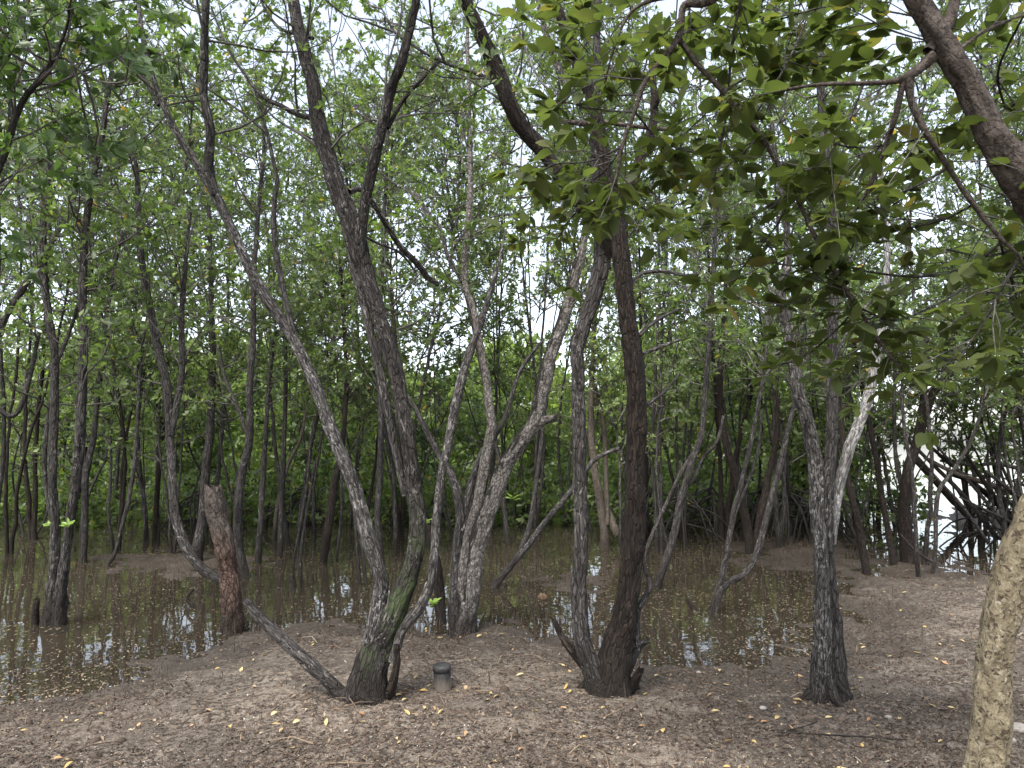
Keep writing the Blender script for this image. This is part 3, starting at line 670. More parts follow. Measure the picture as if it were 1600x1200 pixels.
simple('dark stem leaning left just right of the fused pair', [(.3, [(1355,895,18),(1346,850,17),(1336,800,15),(1327,760,14),(1318,700,13),(1312,640,10),(1305,560,7)])], bark='dark', n=22)
simple('thin dark stem leaning left beside the thick right-hand trunk', [(.3, [(1396,882,15),(1386,820,14),(1376,760,13),(1366,700,12),(1355,640,11),(1340,580,9),(1330,500,7)])], bark='dark', n=28)
simple('thick dark trunk splitting into two limbs in front of the bright lagoon', [(.2, [(1419,880,30),(1412,800,24),(1416,745,23),(1429,700,21),(1442,660,19),(1456,620,17),(1480,580,14),(1492,535,11),(1505,470,8)]),
       (.3, [(1425,712,14),(1436,660,13),(1444,610,12),(1447,550,9),(1452,480,7)])], bark='dark', n=50)
simple('thin wavy stem in front of the thick right-hand trunk', [(.1, [(1436,902,10),(1432,840,9),(1426,750,8),(1414,680,8),(1410,620,7),(1412,540,5)])], n=16)
simple('thin crooked stem bending right before the bright lagoon', [(.3, [(1457,896,10),(1462,850,9),(1463,805,9),(1468,765,9),(1490,735,8),(1515,692,8),(1531,650,7),(1537,620,6)]),
       (0, [(1462,880,7),(1440,868,6),(1420,850,5),(1408,835,3)])], n=10)
simple('tree leaning up to the right from behind the left frame edge', [(.3, [(-70,905,22),(-50,760,20),(-25,620,17),(0,512,15),(30,460,14),(55,420,13),(82,378,12),(108,330,11),(130,270,8)]),
       (.3, [(-25,620,12),(20,650,10),(45,600,9),(60,520,8)])], bark='slim', n=34)
traced_tree('mangrove_tree', 'near tree at the top left corner whose dark limb reaches in with large blurred leaves', [
    ('trunk', [(-260,1090,50),(-220,900,46),(-160,700,40),(-90,480,32),(-30,320,24),(5,240,17),(22,190,14),(42,147,12),(75,112,10),(90,78,8),(108,30,6),(120,-20,4)], -.6),
    ('limb', [(-160,700,20),(-120,420,16),(-70,200,12),(0,100,8),(50,60,5)], -.3),
    ('limb', [(42,147,7),(90,90,6),(130,115,5),(180,135,4),(220,128,3)], -.2)],
    bark='slim', near_=False, crown=CR(zmin=2.3, n=46, len=(.35, .9), L=.085, full=True, leaf='leaf_dark', ratio=.5))

# --- the fallen pale pole, logs, sticks
def pole(name, label, pts, bark, d, dd, cat, group=None, rough=.2, jag=.02):
    Q = []; n = len(pts); R = []
    for i, (x, y, wd) in enumerate(pts):
        di = d+dd*i/(n-1); Q.append(P(x, y, di)); R.append(wd*.8/2/F*di)
    C, RR = spline(Q, R, .03); b = Buf(); tube(b, C, RR, 12, rough=rough, seed=pts[0][0]*.01, jag=jag)
    o = link(name, b.mesh(name, [M[bark]], Q[0]), None, Q[0]); return tag(o, label, cat, group)
def gd(px, py): g = gpt(px, py); return g[1]*CP+(g[2]-CAMZ)*SP
pole('leaning_branch', 'long pale dead branch leaning from the water up to the grey centre stem', [(768,922,15),(800,882,13),(825,852,12),(852,815,12),(890,770,11),(914,737,10),(932,716,9),(966,700,7)], 'streak', gd(768,924), .1, 'branch')
pole('leaning_branch', 'shorter grey branch leaning against the foot of the long pale dead branch', [(804,880,12),(822,840,11),(832,800,10),(838,750,9),(845,700,8),(850,640,6)], 'grey', gd(804,880), .3, 'branch')
pole('log', 'black fallen log slanting down right before the bright lagoon', [(1520,812,15),(1500,792,15),(1470,760,14),(1440,728,13),(1428,715,11)], 'dark', gd(1517,815), .6, 'log')
for i, (pts, dd, lab) in enumerate([
    ([(1640,800,12),(1600,776,11),(1540,755,10),(1490,738,9),(1445,715,7)], .2, 'bare tan branch bowing low across the right-hand thicket'),
    ([(1640,850,10),(1600,815,10),(1560,790,9),(1520,755,8),(1480,740,6)], .3, 'dark branch lying lowest in the right-hand thicket'),
    ([(1620,740,9),(1560,725,8),(1520,727,7),(1470,720,5)], .2, 'thin pale branch arching highest in the right-hand thicket'),
    ([(1590,840,10),(1570,790,9),(1555,735,8),(1545,690,6)], .2, 'upright crooked branch in the right-hand thicket')]):
    pole('thicket_branch', lab, pts, 'tan' if i in (0, 2) else 'dark', 10.5+i*.5, dd, 'branch')
pole('stick', 'short black stick poking from the pool by the V-shaped tree', [(1094,962,11),(1084,950,10),(1075,938,8)], 'dark', gd(1092,963), .1, 'stick')
pole('stick', 'grey forked driftwood stick lying on the sand near the peeling tree', [(1192,1140,3),(1225,1142,4),(1260,1134,3),(1275,1128,3)], 'streak', gd(1230,1143), 0, 'stick')
pole('stick', 'long thin grey stick lying flat on the sand, pointing at the peeling tree', [(1215,1144,2),(1290,1148,3),(1350,1151,3),(1415,1156,2)], 'slim', gd(1320,1155), -.05, 'stick')
pole('stick', 'dark twisted root stub curling out of the water left of the broken red trunk', [(305,955,8),(300,945,8),(293,938,7),(296,928,6),(302,922,5)], 'dark', gd(304,957), .1, 'stick')
pole('stump', 'small dark stump in the shallow water right of the left pair', [(101,950,16),(101,940,15),(100,932,12)], 'dark', gd(101,952), 0, 'stump', jag=.03)
pole('stump', 'tiny black stump in the rear of the middle pool', [(580,870,10),(580,856,9),(580,848,8)], 'dark', gd(580,872), 0, 'stump', jag=.03)

for i in range(9):
    x0 = 1545+i*14; y0 = 860-random.uniform(0, 35); dx = -random.uniform(60, 190); dy = -random.uniform(60, 210); w0 = random.uniform(6, 12)
    pole('thicket_branch', 'leaning dark branch ' + ['lowest', 'second', 'third', 'fourth', 'fifth', 'sixth', 'seventh', 'eighth', 'last'][i] + ' from the left in the tangle beside the lagoon',
         [(x0, y0, w0), (x0+dx*.35, y0+dy*.4, w0*.85), (x0+dx*.7, y0+dy*.72, w0*.7), (x0+dx, y0+dy, w0*.5)], random.choice(['dark', 'slim', 'grey']), random.uniform(9.6, 11.5), random.uniform(-.4, .6), 'branch',
         'branches leaning in the tangle beside the lagoon')
# ------------------------------------------------------------------ peeling tree with broad leaves, right foreground
def leaf_variant(i):
    r = np.random.default_rng(100+i); n = 9; t = np.linspace(0, 1, n)
    wd = .26*np.sin(PI*np.clip(t, 0, 1)**.85)**.8; wd[0] = .012; wd[-1] = .004
    bend = -.16*r.uniform(.2, 1.4)*t**2; fold = r.uniform(.05, .3); wav = r.uniform(-.03, .03, n)
    V = []
    for k in range(n):
        V += [(-wd[k], t[k], bend[k]+fold*wd[k]+wav[k]*wd[k]*5), (0, t[k], bend[k]), (wd[k], t[k], bend[k]+fold*wd[k]-wav[k]*wd[k]*5)]
    f = []
    for k in range(n-1):
        a = k*3; f += [(a, a+1, a+4, a+3), (a+1, a+2, a+5, a+4)]
    # petiole
    V += [(-.006, -.13, .02), (.006, -.13, .02)]; f.append((len(V)-2, len(V)-1, 2, 0))
    return np.array(V), np.array(f)
LV = [leaf_variant(i) for i in range(7)]
LM = [make_mesh('broad_leaf', v, None, f, [M['leaf_big']], attrs={'lv': ('FLOAT', np.full(len(v), .13*i))}) for i, (v, f) in enumerate(LV)]
def build_peeling():
    main = [(1528,1290,92),(1537,1200,78),(1547,1130,72),(1556,1040,68),(1571,950,64),(1592,870,64),(1628,800,64),(1680,700,66),(1715,600,70),(1712,500,78),(1690,420,80)]
    upper = [(1700,455,80),(1680,400,84),(1635,320,86),(1598,270,84),(1562,222,62),(1538,185,54),(1510,130,50),(1480,80,46),(1450,30,43),(1424,-20,42),(1400,-90,38),(1385,-180,30)]
    st = [('trunk', main, -.22, {}), ('limb', upper, -.13, {'label': 'upper bough with browner bark, its shade painted darker'}),
          ('limb', [(1590,262,60),(1640,200,60),(1700,120,54),(1760,20,44),(1800,-90,36)], .3, {}),
          ('limb', [(1458,85,26),(1440,103,22),(1418,118,20),(1395,127,13),(1350,130,10),(1280,132,8),(1200,146,6),(1150,165,4)], .1, {}),
          ('limb', [(1418,118,18),(1425,160,14),(1450,212,12),(1482,262,11),(1520,320,9),(1560,370,8),(1592,402,6),(1620,450,5)], .1, {}),
          ('limb', [(1412,125,12),(1400,180,11),(1382,232,10),(1360,290,8),(1325,345,6),(1290,390,4)], .3, {}),
          ('limb', [(1405,-70,26),(1300,-95,22),(1190,-60,19),(1110,2,17),(1070,8,16),(1062,55,14),(1032,98,12),(1010,125,11),(992,175,9),(972,230,8),(962,288,6)], .3, {}),
          ('limb', [(1062,60,13),(1095,105,12),(1130,142,12),(1190,215,11),(1240,300,10),(1290,400,9),(1340,480,8),(1390,555,6),(1425,592,4)], .3, {}),
          ('limb', [(1110,2,10),(1050,-5,10),(1000,8,9),(975,35,7),(955,90,5),(945,130,4)], .2, {}),
          ('limb', [(1190,-60,8),(1160,-5,7),(1143,80,6),(1136,170,5),(1120,260,4),(1112,300,3)], .5, {}),
          ('limb', [(1450,80,22),(1480,40,22),(1492,0,20),(1500,-50,16)], .1, {}),
          ('limb', [(1500,75,9),(1540,48,8),(1600,22,7),(1660,-10,6)], .3, {})]
    subs = [[(972,230,4),(950,262,4),(915,290,3),(885,300,3)], [(992,175,4),(1020,210,3),(1045,240,3)], [(1010,125,4),(985,90,3),(940,60,3),(900,45,3)],
            [(1062,55,4),(1100,40,3),(1150,50,3)], [(1130,142,4),(1100,180,3),(1070,210,3),(1060,240,3)], [(1240,300,4),(1215,350,3),(1180,395,3),(1150,430,3)], [(1570,375,6),(1510,418,6),(1440,432,5),(1360,425,4),(1290,405,3)], [(1482,262,5),(1410,300,5),(1335,312,4),(1255,292,3)],
            [(1350,130,5),(1322,200,4),(1285,255,4),(1240,272,3)], [(1560,370,5),(1580,440,4),(1600,500,3)], [(1340,480,5),(1300,522,4),(1255,558,4),(1212,572,3)],
            [(1340,480,5),(1400,500,5),(1470,472,4),(1525,440,3)], [(1240,300,4),(1185,330,4),(1135,350,3),(1105,335,3)], [(1190,215,4),(1155,235,3),(1130,270,3)],
            [(1130,142,5),(1185,112,4),(1250,85,4),(1320,62,3)], [(1200,146,4),(1232,95,4),(1262,25,3)], [(992,175,5),(940,172,4),(895,162,4),(862,158,3)],
            [(972,230,5),(920,252,4),(872,256,3),(838,272,3)], [(962,288,5),(932,312,4),(897,335,4),(872,372,3)], [(1592,402,6),(1560,460,5),(1520,530,4),(1480,570,3)],
            [(1010,125,4),(960,120,4),(910,105,3),(880,85,3)], [(1640,330,8),(1600,380,6),(1540,400,5),(1480,390,4)], [(1450,212,5),(1400,225,4),(1330,230,4),(1270,215,3)],
            [(1520,320,5),(1470,345,4),(1400,360,4),(1340,370,3)], [(1290,400,4),(1240,415,4),(1190,405,3)], [(1640,560,7),(1590,600,5),(1540,585,4),(1490,560,3)],
            [(1600,22,5),(1560,110,5),(1570,170,4)], [(1640,200,6),(1600,160,5),(1560,180,4),(1520,230,3)], [(1500,75,4),(1400,50,4),(1340,20,3)], [(1480,40,5),(1400,20,4),(1300,10,3),(1220,30,3)],
            [(962,288,4),(985,310,3),(1010,330,3)], [(1340,480,3),(1310,440,3),(1250,470,3),(1200,480,2)], [(1600,402,5),(1640,520,4),(1600,580,3)]]
    st = [st[0]]+[(a[0], a[1], a[2], dict(a[3], bark='bough')) for a in st[1:]]  # all limbs take the brown bark darkened for shade
    for s_ in subs: st.append(('twig', s_, random.uniform(-.2, .9), {'bark': 'slim'}))
    root = traced_tree('broadleaf_tree', 'near tan tree with flaking bark, its broad-leaved boughs overhanging from the right edge', st,
                       bark='peel', near_=True, base=(1528,1290), flare=.2, ws=.74)
    g = np.array(root.location)
    inst = []
    for o in list(root.children):
        nm = o.name.split('.')[0]
        if nm not in ('limb', 'twig'): continue
        nv = len(o.data.vertices); co = np.empty(nv*3, np.float32); o.data.vertices.foreach_get('co', co); co = co.reshape(-1, 3)
        # centre line from rings: use bco z as length
        bz = np.empty(nv*3, np.float32); o.data.attributes['bco'].data.foreach_get('vector', bz); bz = bz.reshape(-1, 3)[:, 2]
        u, inv = np.unique(np.round(bz, 4), return_inverse=True)
        cen = np.zeros((len(u), 3)); np.add.at(cen, inv, co); cnt = np.bincount(inv)[:, None]; cen = cen/cnt+g
        rad = np.linalg.norm(co-(cen-g)[inv], axis=1).mean()
        inst.append((cen, rad, nm))
    tw = Buf(); tips = []
    for cen, rad, nm in inst:
        ln = np.linalg.norm(np.diff(cen, axis=0), axis=1).sum()
        if nm == 'limb' and rad > .03: continue
        m = int(ln/(.06 if nm == 'twig' else .08))
        for _ in range(m):
            i = int(rng.uniform(.12, 1)*(len(cen)-1)); p = cen[i]
            t = norm(cen[min(i+2, len(cen)-1)]-cen[max(i-2, 0)])
            d = norm(t*.6+rng.normal(size=3)*[.8, .7, .45]); L_ = rng.uniform(.1, .34)
            a = p+d*L_*.5; b_ = p+d*L_+np.array([0, 0, -.02])
            q = [p, a+rng.normal(size=3)*.012, b_]
            tube(tw, np.array(q), [.0028, .0022, .0014], 4, cap=False)
            tips.append((q[1], q[2], d))
        e = cen[-1]; tips.append((cen[-3], e, norm(e-cen[-4])))
    link('twigwork', tw.mesh('twigwork', [M['twig']], g), root)['kind'] = 'stuff'
    # leaves
    Ls = []
    for a, b_, d in tips:
        for where, cnt in ((b_, rng.integers(4, 8)), (a, rng.integers(0, 3))):
            for _ in range(cnt):
                r = rng.normal(size=3)*[1, 1, .35]; ld = norm(norm(r)*.95+d*.55+np.array([0, 0, .04]))
                up = norm(np.array([0, 0, 1.])+rng.normal(size=3)*.38)
                x = norm(np.cross(ld, up)); z = np.cross(x, ld)
                s = rng.uniform(.055, .11)
                Ls.append((where+ld*.13*s+rng.normal(size=3)*.006, x, ld, z, s*rng.uniform(.85, 1.1), s))
    # those that show largest in the picture become parts of their own
    def show(l):
        p = l[0]; v = p-np.array([0, 0, CAMZ]); dpt = v[1]*CP+v[2]*SP
        if dpt < .3: return 0
        px = 800+v[0]/dpt*F; py = 600-(-v[1]*SP+v[2]*CP)/dpt*F
        if not (0 < px < 1600 and 0 < py < 800): return 0
        return (l[5]/dpt)**2*(.35+abs(l[3][1]*v[1]+l[3][2]*v[2])/np.linalg.norm(v))
    Ls = [l for l in Ls if np.linalg.norm(l[0]-np.array([0, 0, CAMZ])) > 1.5]
    Ls.sort(key=show, reverse=True)
    from mathutils import Matrix
    rest = Buf()
    for n, l in enumerate(Ls):
        c, x, y, z, sx, sy = l; vi = n % 7
        if n < 300:
            o = link('leaf', LM[vi], root)
            o.matrix_local = Matrix(((x[0]*sx, y[0]*sy, z[0]*sy, c[0]-g[0]), (x[1]*sx, y[1]*sy, z[1]*sy, c[1]-g[1]), (x[2]*sx, y[2]*sy, z[2]*sy, c[2]-g[2]), (0, 0, 0, 1)))
        else:
            V, f = LV[vi]; W = c+V[:, :1]*sx*x+V[:, 1:2]*sy*y+V[:, 2:3]*sy*z
            rest.add(W, None, f, 0, None, np.full(len(W), rng.random()))
    print('broad leaves', len(Ls))
    if rest.n: link('foliage', rest.mesh('foliage', [M['leaf_big']], g), root)['kind'] = 'stuff'
build_peeling()

# ------------------------------------------------------------------ trees further back
def random_tree(x, y, h, nst, rad, label, group, bark='slim', nb=40, L=.085, k=6, zfrac=.22, spread=.5, leaf='leaf', name='mangrove_tree', cat='tree', blen=(.5, 1.4), ros=1.0, sides=7, roots=0):
    z = float(ground_h(x, y)); g = np.array([x, y, z]); root = empty(name, g); tag(root, label, cat, group)
    stems = []; b = Buf()
    for s in range(nst):
        a = random.uniform(0, 2*PI); ln = random.uniform(.1, spread)
        top = np.array([math.cos(a)*ln*h*.35, math.sin(a)*ln*h*.35, h*random.uniform(.8, 1.05)])
        pts = [g+[math.cos(a)*rad*1.2*(nst > 1), math.sin(a)*rad*1.2*(nst > 1), -.15]]
        n = 6; kx, ky = random.uniform(-.26, .26), random.uniform(-.26, .26)
        for i in range(1, n+1):
            t = i/n; pts.append(g+[top[0]*t**1.3+kx*math.sin(t*5+a), top[1]*t**1.3+ky*math.cos(t*6), top[2]*t])
        R = [rad*(1.15 if i == 0 else 1-.8*i/n) for i in range(n+1)]
        C, RR = spline(pts, R, .22); C = C+rng.normal(size=C.shape)*.008
        tube(b, C, RR, sides, rough=.15, seed=x+s); stems.append((C, RR))
    link('trunk', b.mesh('trunk', [M[bark]], g), root)
    if roots:
        rb = Buf()
        for i in range(roots):
            a = random.uniform(0, 2*PI); l_ = random.uniform(.3, 1.1); h0 = random.uniform(.25, .9)
            p0 = np.array([x, y, z+h0]); e = np.array([x+math.cos(a)*l_, y+math.sin(a)*l_, 0]); e[2] = float(ground_h(e[0], e[1]))-.05
            m_ = p0*.45+e*.55; m_[2] = z+h0*.75
            C, RR = spline([p0, m_, e], [.016, .014, .011], .15); tube(rb, C, RR, 5, seed=a, cap=False)
        link('prop_root', rb.mesh('prop_root', [M['rootdark']], g), root)['kind'] = 'stuff'
    s, d = sample_starts(stems, z+h*zfrac, nb, .5)
    cb = Buf(); grow_crown(cb, s, d, rng.uniform(blen[0], blen[1], nb), L=L, k=k, r0=.013, ros=ros)
    link('crown', cb.mesh('crown', [M[leaf], M['twig']], g), root)
    return root
random.seed(21)
LAB_MID = ('slender leafy tree in the middle of the flooded stand', 'slender trees in the flooded stand')
LAB_BACK = ('thin tall tree with airy crown at the back of the stand', 'thin tall trees at the back of the stand')
def col(px, d): return ((px-800)/F*d, d*CP)
mid_px = [(-120,9),(25,10.5),(60,12),(190,10.8),(255,11.8),(300,13),(345,12.2),(455,11.5),(520,13),(560,11),(628,12.5),(655,11.2),(775,13.5),(790,11.5),(840,12.8),
          (880,14),(1000,12.5),(1030,10.8),(1075,13),(1130,12),(1210,11),(1245,13.5),(1330,12),(1385,13.5),(1500,12.5),(1560,10.5),(1640,9.5),(1720,11),(-60,12.5),(110,14),(1420,9.6),(1600,12.5),(1300,14),(0,9.4),(1760,13),(820,14.5)]
def copy_tree(src, x, y, label, group):
    r = src.copy(); COL.objects.link(r); r.location = (x, y, float(ground_h(x, y))); r['label'] = label; r['group'] = group
    r.rotation_euler = (0, 0, random.uniform(0, 2*PI)); k = random.uniform(.88, 1.15); r.scale = (k, k, k*random.uniform(.92, 1.1))
    for ch in src.children:
        c = ch.copy(); COL.objects.link(c); c.parent = r
    return r
protos = []
for i, (px, d) in enumerate(mid_px):
    x, y = col(px+random.uniform(-12, 12), d)
    if i < 17: protos.append(random_tree(x, y, random.uniform(7.5, 10), random.choice([1, 1, 2]), random.uniform(.026, .045), *LAB_MID, nb=46, zfrac=.34, spread=.8, bark=random.choice(['slim', 'slim', 'grey', 'dark'])))
    else: copy_tree(protos[(i*5) % 17], x, y, *LAB_MID)
bprotos = []
for i in range(56):
    px = -250+(i*37 % 56)*39+random.uniform(-24, 24); d = random.uniform(14.5, 24)
    x, y = col(px, d)
    if 690 < px < 760: px += 80; x, y = col(px, d)
    if 1390 < px < 1560: d = random.uniform(14, 15); x, y = col(px-90 if px < 1475 else px+90, d)
    if len(bprotos) < 13: bprotos.append(random_tree(x, y, random.uniform(9, 13), random.choice([1, 2]), random.uniform(.02, .04), *LAB_BACK, nb=40, zfrac=.36, L=.105, k=6, blen=(.6, 1.8), bark=random.choice(['slim', 'grey']), sides=6,
                leaf=random.choice(['leaf', 'leaf', 'leaf_light'])))
    else: copy_tree(bprotos[(i*7) % 13], x, y, *LAB_BACK)
# dark shrubs along the far bank
LAB_SH = ('dark glossy mangrove bush on the far bank under the thin trees', 'dark mangrove bushes along the far bank')
for i in range(44):
    px = -200+i*46+random.uniform(-20, 20); d = random.uniform(15, 19.5) if px < 1260 else random.uniform(13, 16)
    if 1395 < px < 1490: continue
    x, y = col(px, d)
    random_tree(x, y, random.uniform(1.8, 3.8), 2, .013, *LAB_SH, name='mangrove_bush', cat='bush', nb=34, L=.14, k=6, zfrac=.06, spread=.9, leaf=random.choice(['leaf', 'leaf_dark', 'leaf_light']), blen=(.3, .8), sides=5, roots=8)
LAB_PR = ('stilt-rooted mangrove with a tangle of arching roots at the rear of the pool', 'stilt-rooted mangroves at the rear of the pool')
for px, d, h in [(1015,12.5,3.5),(1060,12,4.2),(1110,13,3.6),(1225,12,3.4),(1265,12.4,4),(1185,13.2,4.4),(1580,10.4,3.6),(1525,11,2.6),(1650,10,4),(330,13.6,3.4),(480,14,3.0)]:
    x, y = col(px, d)
    random_tree(x, y, h, 2, .035, *LAB_PR, name='stilt_root_mangrove', nb=20, L=.11, zfrac=.35, spread=.8, blen=(.3, .9), roots=26 if px < 1500 else 12, sides=6)

LAB_YG = ('young leafy mangrove filling the gaps between the trunks', 'young leafy mangroves between the trunks')
for i in range(48):
    px = -180+i*42+random.uniform(-18, 18); d = random.uniform(9.5, 15.5)
    if 760 < px < 900 and d < 12: d += 3
    if 1395 < px < 1530: continue
    x, y = col(px, d)
    random_tree(x, y, random.uniform(3.2, 5.5), random.choice([1, 2]), random.uniform(.015, .028), *LAB_YG, name='young_mangrove', nb=25, L=.085, k=6, zfrac=.28, spread=.7,
                leaf=random.choice(['leaf_light', 'leaf', 'leaf_light']), blen=(.4, 1.1), sides=5)
for i, (px, d) in enumerate([(1345,10.2),(1400,10.8),(1480,11.5),(1545,10.6),(1590,9.8),(1640,10.6),(1690,9.6),(1520,13)]):
    x, y = col(px, d)
    random_tree(x, y, random.uniform(3.4, 5), 2, random.uniform(.015, .026), *LAB_YG, name='young_mangrove', nb=30, L=.085, k=6, zfrac=.36, spread=.9, leaf='leaf', blen=(.5, 1.3), sides=5)
def undergrowth():
    b = Buf(); n = 5200
    x = rng.uniform(-17, 9.5, n); y = 13.4+8*rng.random(n)**1.3; z = ground_h(x, y); ok = (x < 8) | (y < 0); x, y, z = x[ok], y[ok], z[ok]
    hgt = rng.uniform(.15, 1.3, len(x))*(.6+.6*np.abs(vnoise(x*.6, y*.6)))
    C = np.stack([x, y, z+hgt], 1); A = rng.normal(size=C.shape)*.5+[0, 0, 1]
    rosettes(b, C, A, 8, .15); rosettes(b, C-[0, 0, .25]*np.minimum(1, hgt)[:, None], A, 5, .14)
    for c, h in list(zip(C, hgt))[:2200]: tube(b, np.array([c-[0, 0, h+.02], c]), [.006, .004], 3, 1, cap=False)
    tag(link('undergrowth', b.mesh('undergrowth', [M['leaf'], M['twig']])), 'low dark seedlings and undergrowth covering the far bank', 'undergrowth', None, 'stuff')
undergrowth()
# far vegetation beyond the flats
def far_foliage():
    b = Buf(); n = 30000
    x = rng.uniform(-42, 15, n); y = rng.uniform(28, 40, n)
    top = 6.0+2.5*vnoise(x*.25, 4.2)+1.8*vnoise(x*.7, 9.9)
    z = rng.random(n)**.8*top+.2
    C = np.stack([x, y+z*.3, z], 1); A = rng.normal(size=(n, 3))+[0, -.3, .5]
    rosettes(b, C, A, 3, .5)
    o = link('far_treeline', b.mesh('far_treeline', [M['leaf_light'], M['twig']]))
    tag(o, 'sunlit pale green woodland beyond the flooded stand', 'woodland', None, 'stuff')
far_foliage()

# ------------------------------------------------------------------ small things
def land_pts(n, ymin=3.3, ymax=14, cond=None, xr=.82):
    out = []
    while sum(len(o) for o in out) < n:
        y = ymin*(ymax/ymin)**rng.random(n*2); x = rng.uniform(-xr, xr, n*2)*y
        z = ground_h(x, y); ok = cond(x, y, z); out.append(np.stack([x, y, z], 1)[ok])
    return np.vstack(out)[:n]
def chips(name, n, mat, smin, smax, asp, tilt, cond, ymin=2.6, ymax=14, lift=.004, zfix=None, label=None, cat=None):
    p = land_pts(n, ymin, ymax, cond)
    if zfix is not None: p[:, 2] = zfix
    p[:, 2] += lift+.006*np.maximum(0, fbm(p[:, 0]*22, p[:, 1]*22, 5, 3))
    a = rng.uniform(0, 2*PI, n); D = np.stack([np.cos(a), np.sin(a), rng.normal(size=n)*tilt], 1)
    N = norm(np.stack([rng.normal(size=n)*tilt, rng.normal(size=n)*tilt, np.ones(n)], 1))
    L = rng.uniform(smin, smax, n)*rng.uniform(.6, 1, n)
    b = Buf(); leaves(b, p, D, N, L, L*asp*rng.uniform(.5, 1.3, n), full=False)
    o = link(name, b.mesh(name, [M[mat]])); tag(o, label, cat, None, 'stuff'); return o
land = lambda x, y, z: z > .012
patchy = lambda x, y, z: (z > .012) & (fbm(x*1.2, y*1.2, 7, 3) > rng.uniform(-.8, .35, x.shape))
wetland = lambda x, y, z: (z < .0)
chips('leaf_litter', 62000, 'litter', .008, .038, .38, .45, patchy, label='brown leaf fragments strewn over the muddy sand', cat='leaf litter')
chips('dark_crumbs', 18000, 'clod', .008, .034, .5, .7, lambda x, y, z: (z > .0) & (fbm(x*1.7, y*1.7, 15, 4) > rng.uniform(-.05, .3, x.shape)-.35*np.clip(1-z/.06, 0, 1)), lift=.007, label='dark mud crumbs and leaf mould in patches on the sand', cat='leaf mould')
chips('shell_grit', 9000, 'shell', .003, .011, .8, .4, land, ymax=8, label='pale shell grit scattered over the sand', cat='shell grit')
chips('sunken_litter', 9000, 'litter', .01, .05, .35, .1, wetland, ymin=4.4, ymax=13, label='dark leaves lying under the shallow water', cat='sunken leaves')
chips('floating_litter', 22000, 'float', .008, .05, .28, .02, lambda x, y, z: (z < .004) & (fbm(x*.8, y*.8, 2, 3) > rng.uniform(-.7, .5, x.shape)), ymin=4.4, ymax=17, zfix=.0, lift=.002,
      label='pale leaf bits floating on the still water', cat='floating leaves')
chips('shore_litter', 11000, 'litter', .01, .045, .4, .3, lambda x, y, z: (z > -.035) & (z < .025), ymin=4, ymax=12, zfix=.004, lift=.002, label='soaked leaf litter gathered along the water edge', cat='leaf litter')
# mud clods and crab mounds
def clods():
    b = Buf(); n = 3800; p = land_pts(n, 2.8, 12, patchy)
    ico = np.array([(0, 0, 1), (.9, 0, .4), (.28, .85, .4), (-.72, .53, .4), (-.72, -.53, .4), (.28, -.85, .4), (.72, .53, -.3), (-.28, .85, -.3), (-.9, 0, -.3), (-.28, -.85, -.3), (.72, -.53, -.3)])
    f = [(0,1,2),(0,2,3),(0,3,4),(0,4,5),(0,5,1),(1,6,2),(2,7,3),(3,8,4),(4,9,5),(5,10,1),(2,6,7),(3,7,8),(4,8,9),(5,9,10),(1,10,6)]
    for q in p:
        s = rng.uniform(.004, .016)*(1.8 if rng.random() < .1 else 1); J = ico*(1+rng.normal(size=(11, 1))*.25)*[1, rng.uniform(.6, 1.2), rng.uniform(.4, .9)]
        b.add(q+J*s, f, None, 0, None, np.full(11, rng.random()))
    tag(link('mud_clods', b.mesh('mud_clods', [M['clod']])), 'small dark mud clods and crab pellets on the sand', 'mud clods', None, 'stuff')
clods()
# breathing roots
def pneumato():
    b = Buf(); n = 2400
    def cond(x, y, z): return (z < .03) & (fbm(x*.7+4, y*.7, 2, 3) > rng.uniform(-.2, .5, x.shape)+.15*(x < 0)) | ((z < .13) & (rng.random(x.shape) < .012))
    p = land_pts(n, 4.2, 15, cond)
    for q in p:
        h = rng.uniform(.03, .15)*(1 if q[1] > 6 else .6)+max(0, -q[2]); l = rng.normal(size=2)*.1*h
        C = np.array([q-[0, 0, .02], q+[l[0]*.5, l[1]*.5, h*.5], q+[l[0], l[1], h]])
        tube(b, C, [.004, .0035, .0015], 4, cap=False)
    b.B = [np.full(len(v), rng.random()) for v in b.V]
    tag(link('breathing_roots', b.mesh('breathing_roots', [M['root']])), 'thin dark breathing roots spiking out of mud and water', 'breathing roots', None, 'stuff')
    b = Buf()
    for _ in range(260):       # thin dead twigs on the bank
        q = land_pts(1, 3, 12, patchy)[0]; a = rng.uniform(0, 2*PI); l = rng.uniform(.05, .28)
        C = np.array([q+[0, 0, .006], q+[math.cos(a)*l*.5, math.sin(a)*l*.5, .02+.02*rng.random()], q+[math.cos(a+.2)*l, math.sin(a+.2)*l, .01]])
        tube(b, C, [.0035, .003, .0015], 5, cap=False)
    b.B = [np.full(len(v), rng.random()) for v in b.V]
    tag(link('dead_twigs', b.mesh('dead_twigs', [M['litter']])), 'short dead twigs lying on the muddy bank', 'twigs', None, 'stuff')
pneumato()
